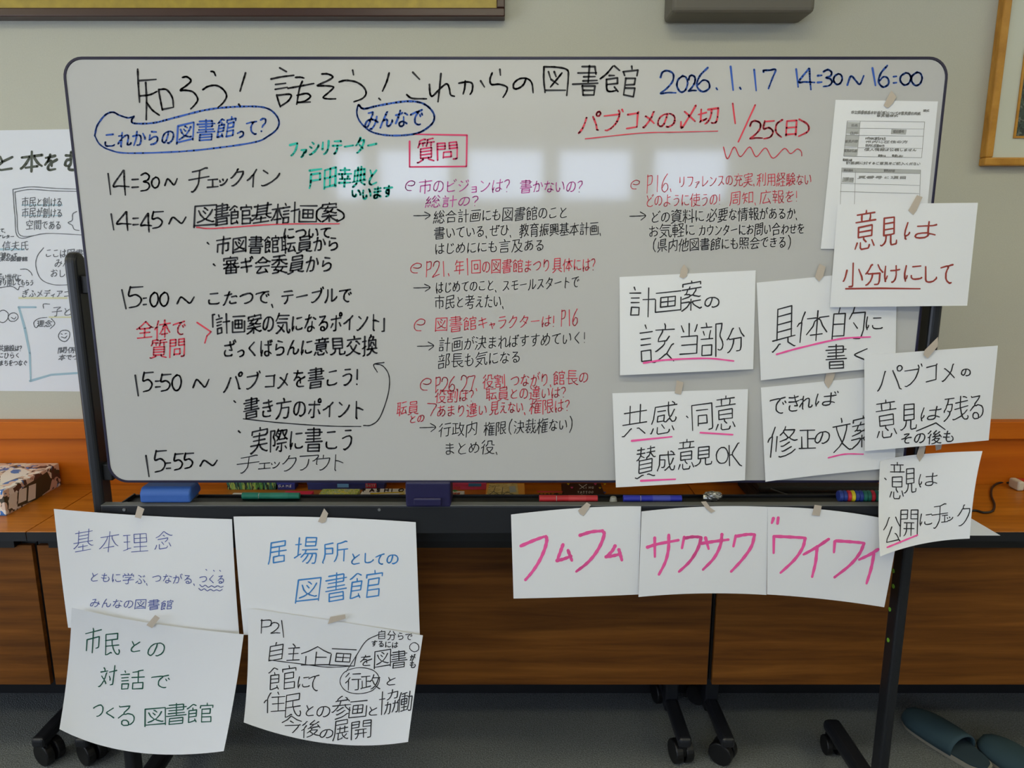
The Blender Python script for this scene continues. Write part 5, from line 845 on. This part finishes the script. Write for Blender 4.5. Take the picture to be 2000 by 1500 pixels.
# ================================================================ three flip-top tables along the wall
ZTAB = .72; YT0, YT1 = 1.79, 2.157
M_top = wood('walnut_tabletop', (160, 90, 18), (182, 107, 25), (200, 124, 38), (2.2, 34, 34), .3)
M_modesty = wood('walnut_modesty_panel', (88, 50, 12), (114, 67, 18), (136, 84, 28), (1.6, 30, 30), .6)
SEAM = (-1.2586, .5415)
def table(x0, x1, label, turns):
    t = thing('folding_table', label, 'table', ((x0 + x1) / 2, (YT0 + YT1) / 2, 0), 'wheeled tables along the wall')
    g = .0012
    obj('tabletop', B(x0 + g, x1 - g, YT0, YT1, ZTAB - .022, ZTAB), M_top, t, bevel=.0015)
    obj('edge_band', B(x0 + g, x1 - g, YT0 - .002, YT0 + .001, ZTAB - .026, ZTAB - .0015), M_black, t, label='black front edge')
    obj('under_rail', B(x0 + .045, x1 - .045, YT0 + .012, YT0 + .04, ZTAB - .05, ZTAB - .022), M_blackp, t)
    obj('modesty_panel', B(x0 + .007, x1 - .007, 1.812, 1.826, .264, .672), M_modesty, t, bevel=.001)
    for q in (x0 + .0015, x1 - .0415): obj('dark_gap_strip', B(q, q + .04, 1.8265, 1.85, .27, .69), M_blackp, t)  # black strips added behind the panel ends so the gaps look shaded
    for xs, turn in ((x0 + .06, turns[0]), (x1 - .06, turns[1])):
        lg = obj('leg', B(xs - .02, xs + .02, 1.98, 2.02, .06, ZTAB - .022), M_black, t, bevel=.006)
        f = obj('foot', B(xs - .019, xs + .019, 1.80, 2.15, .072, .104), M_black, lg, bevel=.01)
        for y in (1.835, 2.12):
            bm = NB(); ca, sa = cos(radians(turn)), sin(radians(turn)); yy = y + (.012 if y < 1.9 else 0)
            for q in (-1, 1): cyl(bm, (xs + q * .004 * ca, yy + q * .004 * sa, .034), (xs + q * .027 * ca, yy + q * .027 * sa, .034), .034)
            box(bm, xs - .012, xs + .012, y - .014, y + .014, .03, .075)
            obj('caster', bm, M_blackp, lg, bevel=.004)
    return t
table(SEAM[0] - 1.8, SEAM[0], 'wood-topped wheeled table at the left, carrying the blotchy game box', (20, 64))
table(SEAM[0], SEAM[1], 'wood-topped wheeled table directly behind the whiteboard, longest stretch of brown front panel', (58, 12))
table(SEAM[1], SEAM[1] + 1.8, 'wood-topped wheeled table at the right, with a black cable on it', (52, 20))

# ================================================================ things in the pen tray
ZL = .861
def on_tray(px, d): return atd(px, 975, d).x
x0, x1 = on_tray(286, 1.63), on_tray(383, 1.63)
t = thing('board_eraser', 'blue felt board eraser at the left end of the pen tray', 'eraser', ((x0 + x1) / 2, 1.634, .8685))
bm = NB(); L = [(1.6, .8695), (1.662, .8775), (1.662, .889), (1.650, .905), (1.612, .905), (1.6, .893)]
prism(bm, [(x0, y, z) for y, z in L], (x1 - x0, 0, 0)); obj('body', bm, mat('blue_eraser_plastic', (50, 96, 176), .55), t, bevel=.005)
obj('felt_pad', B(x0 + .004, x1 - .004, 1.606, 1.655, .8688, .876), mat('grey_felt', (90, 96, 108), .95), t)
def marker(name_col, col, pxa, pxb, d, label, capside, band):
    xa, xb = on_tray(pxa, d), on_tray(pxb, d); r = .0076; z = ZL + r + .0006; ln = xb - xa
    t = thing('whiteboard_marker', label, 'marker pen', ((xa + xb) / 2, d, ZL), 'markers in the pen tray')
    bm = NB(); cyl(bm, (xa + .3 * ln, d, z), (xb, d, z), r); m = mat('marker_' + name_col, col, .35); obj('barrel', bm, m, t, bevel=.001)
    bm = NB(); cyl(bm, (xa, d, z), (xa + .29 * ln, d, z), r * 1.06); obj('cap', bm, m, t, bevel=.001)
    bm = NB(); cyl(bm, (xa + .29 * ln, d, z), (xa + .3 * ln, d, z), r * .9); obj('ring', bm, mat('marker_ring', (210, 210, 205), .4), t)
    bm = NB(); cyl(bm, (xa + .5 * ln, d, z), (xa + .8 * ln, d, z), r * 1.02); obj('label_band', bm, mat('marker_band_' + name_col, band, .4), t)
marker('red', (206, 52, 58), 1053, 1167, 1.632, 'red marker lying in the pen tray right of the middle', 0, (214, 70, 72))
marker('blue', (58, 64, 190), 1217, 1331, 1.632, 'blue marker lying in the pen tray beside the foil ball', 0, (90, 98, 200))
marker('green', (44, 132, 108), 474, 586, 1.650, 'green marker lying in the pen tray at left', 0, (52, 140, 116))
def disc(px, d, r, h, m, label, group=None):
    x = on_tray(px, d); bm = NB(); cyl(bm, (x, d, ZL + .0003), (x, d, ZL + .0003 + h + .004), r, r * .7, 28)
    tag(obj('round_magnet', bm, m, smooth=False, bevel=.002), label, 'magnet', group)
disc(1198, 1.63, .0095, .009, mat('pale_magnet', (172, 172, 160), .5), 'pale round magnet between the red and the blue marker')
# crumpled foil
bm = NB(); bmesh.ops.create_icosphere(bm, subdivisions=3, radius=1); c = atd(1391, 972, 1.635)
for v in bm.verts:
    k = 1 + .22 * sin(v.co.x * 7 + v.co.z * 5) * cos(v.co.y * 6) + random.uniform(-.07, .07)
    v.co = Vector((c.x + v.co.x * .021 * k, 1.635 + v.co.y * .012 * k, ZL + .0125 + v.co.z * .0115 * k))
tag(obj('foil_ball', bm, mat('crumpled_foil', (205, 205, 200), .22, metal=.9)), 'crumpled silver foil ball on the tray above the middle pink sign', 'foil ball')
# a row of round magnets, standing on edge one behind another
x = on_tray(1636, 1.632); pal = [('blue', (40, 62, 140), 'leftmost blue'), ('blue', (40, 62, 140), 'second blue'), ('red', (200, 44, 60), 'leftmost red'), ('yellow', (226, 206, 40), 'only yellow'), ('blue', (40, 62, 140), 'blue, right of the yellow'),
     ('blue', (40, 62, 140), 'last blue'), ('green', (34, 110, 96), 'first green'), ('green', (34, 110, 96), 'second green'), ('red', (200, 60, 52), 'rightmost red'), ('green', (34, 110, 96), 'last green'), ('white', (210, 210, 205), 'white')]
for nm, col, which in pal:
    bm = NB(); cyl(bm, (x, 1.632, ZL + .0142), (x + .0085, 1.632, ZL + .0142), .0125, .014, 28); x += .0093
    t = tag(obj('round_magnet', bm, mat('magnet_' + nm + str(col[0]), col, .5), bevel=.0015), which + ' magnet of the coloured row at the tray\'s right end', 'magnet', 'row of coloured magnets')

# ================================================================ games and other things on the tables
def text_flat(parent, ch_items, ink, w, z, name='lettering', label=None):
    bm = NB()
    for it in ch_items:
        for l in strokes_of(it): ribbon(bm, l, w, lambda x, y: atz(x, y, z + .0006))
    obj(name, bm, INK[ink], parent, label=label, keep=True)
def text_front(parent, ch_items, ink, w, d, name='lettering', label=None):
    bm = NB()
    for it in ch_items:
        for l in strokes_of(it): ribbon(bm, l, w, lambda x, y: atd(x, y, d - .0006))
    obj(name, bm, INK[ink], parent, label=label, keep=True)
def rect_front(parent, name, px0, px1, py0, py1, d, m, label=None):
    a, b = atd(px0, py1, d), atd(px1, py0, d); return obj(name, B(a.x, b.x, d - .0005, d + .0002, a.z, b.z), m, parent, label=label)
def game_box(label, pxl, pxr, yb, h, depth, m, lid=None, d=None):
    d = d or atz(800, yb, ZTAB).y; xa, xb = atd(pxl, yb, d).x, atd(pxr, yb, d).x
    t = thing('game_box', label, 'game box', ((xa + xb) / 2, d + depth / 2, ZTAB), 'game boxes behind the whiteboard')
    z = ZTAB + .0002
    obj('box_base', B(xa + .0015, xb - .0015, d + .0015, d + depth - .0015, z, z + h * .5), m, t, bevel=.001)
    obj('box_lid', B(xa, xb, d, d + depth, z + h * .35, z + h), lid or m, t, bevel=.0015)
    return t, d
dk = (24, 26, 34)
t, d = game_box('long green and black striped game box at the far left of the row', 443, 540, 957, .045, .04, patches('green_stripes', [(30, 60, 44), (96, 160, 70), (20, 26, 26), (60, 120, 96), (170, 190, 90)], 70, stretch=(1.6, .3, .25)))
t, d = game_box('navy game box with pale lettering next to the striped one', 541, 577, 957, .045, .04, mat('navy_card', (54, 66, 150), .4)); text_front(t, ['L|GAME|543|949|573|949|7'], 'white', 1.2, d)
t, d = game_box('wide dark blue game box with light blue and red badges', 600, 752, 957, .045, .04, mat('slate_blue_card', (58, 70, 130), .4))
rect_front(t, 'badge', 659, 681, 945, 952, d, mat('light_blue_badge', (130, 195, 245), .4), 'light blue badge'); rect_front(t, 'badge', 714, 735, 944, 953, d, mat('red_badge', (225, 60, 80), .4), 'red badge'); text_front(t, ['L|PARTY|715|948|734|948|7'], 'white', 1.1, d - .0006)
t, d = game_box('crimson game box lying low in front of the navy one', 545, 602, 970, .03, .06, mat('crimson_card', (236, 40, 92), .4), d=1.955)
t, d = game_box('lime green picture game box left of the striped lettering', 617, 693, 970, .03, .075, patches('lime_print', [(200, 220, 90), (226, 232, 140), (150, 190, 80), (170, 205, 215), (240, 232, 100)], 90), d=1.958)
t, d = game_box('white game box with heavy black letters beside the lock block', 699, 800, 972, .03, .08, mat('white_card', (240, 240, 234), .4), d=1.955)
text_flat(t, ['L|FASHION|708|957|806|957|9'], 'black', 2.6, ZTAB + .0302); text_flat(t, ['P|724,964 790,961;780,966 790,964'], 'yellow', 2.2, ZTAB + .0302, label='yellow streak')
t, d = game_box('pink game box with a blue blot right of the lock block', 872, 950, 957, .045, .05, mat('pink_card', (240, 92, 132), .4)); rect_front(t, 'blot', 915, 940, 944, 950, d, mat('blue_blot', (70, 140, 190), .4), 'blue blot')
t, d = game_box('small white card box with red words and a green diamond', 868, 905, 971, .032, .055, mat('white_card', (240, 240, 234), .4), d=1.955)
text_flat(t, ['L|ENERGY|886|952.5|900|952.5|5', 'L|ENERGY|885|964|899|964|5'], 'cardred', 1.2, ZTAB + .0322)
bm = NB(); bm.faces.new([bm.verts.new(atz(x, y, ZTAB + .0328)) for x, y in ((882, 958), (888, 960.5), (895, 958.5), (888, 956))]); obj('diamond', bm, mat('green_diamond', (60, 150, 90), .4), t, label='green diamond')
t, d = game_box('sand-coloured game box with a drawn landscape', 947, 1026, 973, .024, .15, mat('orange_card', (240, 172, 80), .4), d=1.95)
bm = NB(); z = ZTAB + .0248; bm.faces.new([bm.verts.new(atz(x, y, z)) for x, y in ((949, 972), (1014, 972), (1010, 944), (956, 944))]); pic = obj('cover_picture', bm, patches('landscape_print', [(214, 194, 124), (230, 214, 156), (180, 164, 104), (220, 202, 132)], 55), t, label='olive landscape picture')
bm = NB(); bm.faces.new([bm.verts.new(atz(x, y, z + .0005)) for x, y in ((996, 962), (1009, 961), (1006, 949), (994, 950))]); obj('picture_patch', bm, mat('pale_patch', (176, 186, 180), .5), pic)
text_flat(t, ['P|950,970 964,960 978,968 990,961 1012,969;964,960 968,950;980,966 982,952'], 'olive', 1.3, z)
t, d = game_box('small card game box in yellow and red with slanted black letters', 1040, 1104, 972, .02, .05, mat('yellow_card', (250, 210, 40), .4), lid=mat('yellow_card', (250, 210, 40), .4), d=1.963)
text_flat(t, ['L|UNO|1053|966|1094|966|8'], 'black', 2.4, ZTAB + .0202); text_flat(t, ['P|1050,960.2 1102,960.5'], 'red', 2.6, ZTAB + .0202, label='red stripe')
t, d = game_box('black game box with small hearts and white lettering', 1103, 1186, 973, .024, .15, mat('black_card', dk, .4), d=1.95)
z = ZTAB + .0242
text_flat(t, ['P|1131,946 1141,954;1146,946 1132,955', 'L|ING|1144|952|1161|952|6', 'L|TATTOO|1128|961|1160|961|6', 'L|PARTY|1135|967|1152|967|4'], 'white', 1.3, z)
for k, ((x, y), c) in enumerate((((1117, 952.5), 'pink'), ((1163, 945.5), 'pink'), ((1172, 953), 'yellow'), ((1110, 945.5), 'yellow'), ((1181, 962), 'blue'), ((1181, 945.5), 'yellow'))):
    text_flat(t, ['P|%s,%s %s,%s %s,%s' % (x - 1.5, y - .8, x, y + .8, x + 1.5, y - .8)], c, 2.2, z, name='heart', label='small %s heart' % c)
x0, x1 = atz(458, 969, ZTAB).x, atz(528, 969, ZTAB).x
tag(obj('paper_pad', B(x0, x1, 1.99, 2.05, ZTAB + .0002, ZTAB + .012), mat('white_pad', (238, 236, 230), .7), bevel=.001), 'thin white pad lying before the striped game box', 'paper pad')
# black soft case behind the tray's right end
a, b = atd(1474, 960, 1.97).x, atd(1722, 960, 1.97).x
t = thing('equipment_case', 'black low case on the table behind the right end of the pen tray', 'case', ((a + b) / 2, 2.05, ZTAB))
obj('case_body', B(a, b, 1.945, 2.14, ZTAB + .0003, ZTAB + .05), mat('black_nylon', (18, 18, 19), .7, bump=(500, .4, .001)), t, bevel=.016)
obj('case_lid', B(a + .002, b - .002, 1.947, 2.138, ZTAB + .048, ZTAB + .066), MATS['black_nylon'], t, bevel=.008)
bm = NB(); tube(bm, spline([atd(1505, 955, 1.944), atd(1520, 960, 1.942), atd(1540, 967, 1.942), atd(1560, 972, 1.943)]), .002); obj('zip', bm, mat('grey_zip', (60, 60, 62), .5), t)
# big patterned game box on the left table
A, Bq = atz(10, 1008, ZTAB), atz(123, 948, ZTAB); xr = (A.x + Bq.x) / 2; ya, yb = A.y, Bq.y; hb = .072
cols = [(232, 204, 186), (74, 70, 58), (216, 180, 164), (240, 236, 228), (84, 62, 60), (224, 196, 180), (244, 240, 234), (60, 124, 200), (228, 206, 190)]
M_blot = patches('blotchy_print', cols, 34)
t = thing('game_box', 'big game box printed in pink, brown, white and blue blots, at the left edge', 'game box', (xr - .2, (ya + yb) / 2, ZTAB))
obj('box_base', B(xr - .398, xr - .0015, ya + .0015, yb - .002, ZTAB + .0003, ZTAB + .05), M_blot, t, bevel=.001)
obj('box_lid', B(xr - .4, xr, ya, yb - .0005, ZTAB + .003, ZTAB + hb), M_blot, t, bevel=.002)
def on_side(px, py):                      # on the box's right face
    r = ray(px, py); k = xr / r.x; return Vector((xr + .0006, r.y * k, CH + r.z * k))
for q in (((16, 995), (32, 988), (34, 960), (18, 967)), ((35, 984), (51, 977), (52, 952), (37, 957)), ((54, 980), (69, 973), (70, 944), (56, 949))):
    bm = NB(); bm.faces.new([bm.verts.new(on_side(*p)) for p in q]); st = obj('printed_panel', bm, mat('pale_print_panel', (236, 230, 220), .5), t, label='small pale printed panel')
bm = NB(); z = ZTAB + hb + .0006
bm.faces.new([bm.verts.new(atz(x, y, z)) for x, y in ((20, 921), (26, 917), (38, 917), (42, 919), (36, 920), (42, 921), (36, 922), (38, 924), (28, 925), (22, 924))]); obj('blue_blot', bm, mat('bright_blue_print', (60, 130, 205), .4), t, label='bright blue blot')
bm = NB(); bm.faces.new([bm.verts.new(on_side(*p) - Vector((.0003, 0, 0))) for p in ((34, 990), (33, 963), (50, 948), (72, 935), (92, 921), (101, 938), (97, 956), (70, 976))]); obj('dark_print', bm, mat('dark_olive_print', (66, 62, 46), .5), t, label='dark olive printed wedge')
bm = NB(); bm.faces.new([bm.verts.new(atz(x, y, z - .0002)) for x, y in ((1, 946), (1, 929), (16, 917), (34, 914), (48, 916), (60, 922), (40, 931))]); obj('white_print', bm, mat('white_print', (244, 240, 234), .45), t, label='white printed streak')
# cable and socket on the right table
bm = NB(); tube(bm, spline([atz(x, y, ZTAB + .004) for x, y in ((1880, 1003), (1903, 997), (1922, 1001), (1938, 998), (1942, 985), (1936, 968), (1938, 952), (1952, 943), (1972, 943), (1990, 950), (2020, 962), (2060, 970))], 8), .0032)
tag(obj('power_cable', bm, mat('black_rubber', (26, 24, 24), .5), smooth=True), 'thin black cable looping over the right-hand table', 'cable')
p = atz(1995, 955, ZTAB)
t = thing('extension_socket', 'small white and red extension socket at the right edge of the table', 'extension socket', (p.x + .03, p.y, ZTAB))
a, b = atz(1983, 958, ZTAB).x, atz(1997, 958, ZTAB).x
obj('socket_end', B(a, b, p.y - .022, p.y + .022, ZTAB + .0003, ZTAB + .03), mat('cream_plastic', (216, 208, 190), .5), t, bevel=.006)
obj('socket_body', B(b, b + .12, p.y - .02, p.y + .02, ZTAB + .0003, ZTAB + .028), mat('red_plastic', (196, 52, 40), .5), t, bevel=.004)

# ================================================================ slippers on the floor
M_slip = mat('teal_felt', (52, 76, 86), .85, bump=(200, .3, .001)); M_sole = mat('pale_sole_edge', (150, 146, 136), .7); M_lining = mat('dark_lining', (44, 62, 72), .9)
def slipper(x, y, rot, label):
    t = thing('slipper', label, 'slipper', (x, y, 0), 'pair of slippers')
    t.rotation_euler = (0, 0, rot)
    L = .275; out = []
    def half(s):                          # half width along the length, s from heel 0 to toe 1
        return (.041 + .018 * sin(s * pi * .9 - .5)) * min(1, (max(0, 1 - (1 - s / .12) ** 2)) ** .5 if s < .12 else 1) * ((max(0, 1 - ((s - .74) / .26) ** 2)) ** .5 if s > .74 else 1)
    N = 30; ss = [i / N for i in range(N + 1)]
    rim = [Vector((half(s), (s - .5) * L, 0)) for s in ss] + [Vector((-half(s), (s - .5) * L, 0)) for s in ss[::-1]]
    rim = [p for i, p in enumerate(rim) if i == 0 or (p - rim[i - 1]).length > 1e-5]
    def local(name, bm, m, smooth=True):
        me = bpy.data.meshes.new(name); bmesh.ops.remove_doubles(bm, verts=bm.verts[:], dist=1e-5); bmesh.ops.recalc_face_normals(bm, faces=bm.faces[:])
        for f in bm.faces: f.smooth = smooth
        bm.to_mesh(me); bm.free(); me.materials.append(m); o = bpy.data.objects.new(name, me); COL.objects.link(o); o.parent = t; return o
    bm = NB(); prism(bm, [p + Vector((0, 0, .0005)) for p in rim], (0, 0, .014)); local('sole', bm, M_sole, False)
    bm = NB(); prism(bm, [p * .95 + Vector((0, 0, .0145)) for p in rim], (0, 0, .004)); local('insole', bm, M_lining, False)
    bm = NB(); rows = []                  # the upper, covering the front half
    for i in range(15):
        s = .30 + .7 * i / 14; h = half(s) * 1.04 + .001; top = .062 - .03 * ((s - .3) / .7) ** 1.5
        top = top if s < .985 else .024
        rows.append([Vector((h * cos(pi * k / 12), (s - .5) * L * 1.01, .012 + (top - .012) * max(0, sin(pi * k / 12)) ** .8)) for k in range(13)])
    vs = [[bm.verts.new(p) for p in r] for r in rows]
    for a_, b_ in zip(vs, vs[1:]):
        for k in range(12): bm.faces.new((a_[k], a_[k + 1], b_[k + 1], b_[k]))
    o = local('upper', bm, M_slip); so = o.modifiers.new('thickness', 'SOLIDIFY'); so.thickness = .004; so.offset = -1
p = atz(1850, 1440, .02); slipper(p.x - .004, p.y, .36, 'teal slipper lying nearer the whiteboard leg')
p = atz(1972, 1492, .02); slipper(p.x + .035, p.y - .015, .26, 'teal slipper at the bottom right corner')
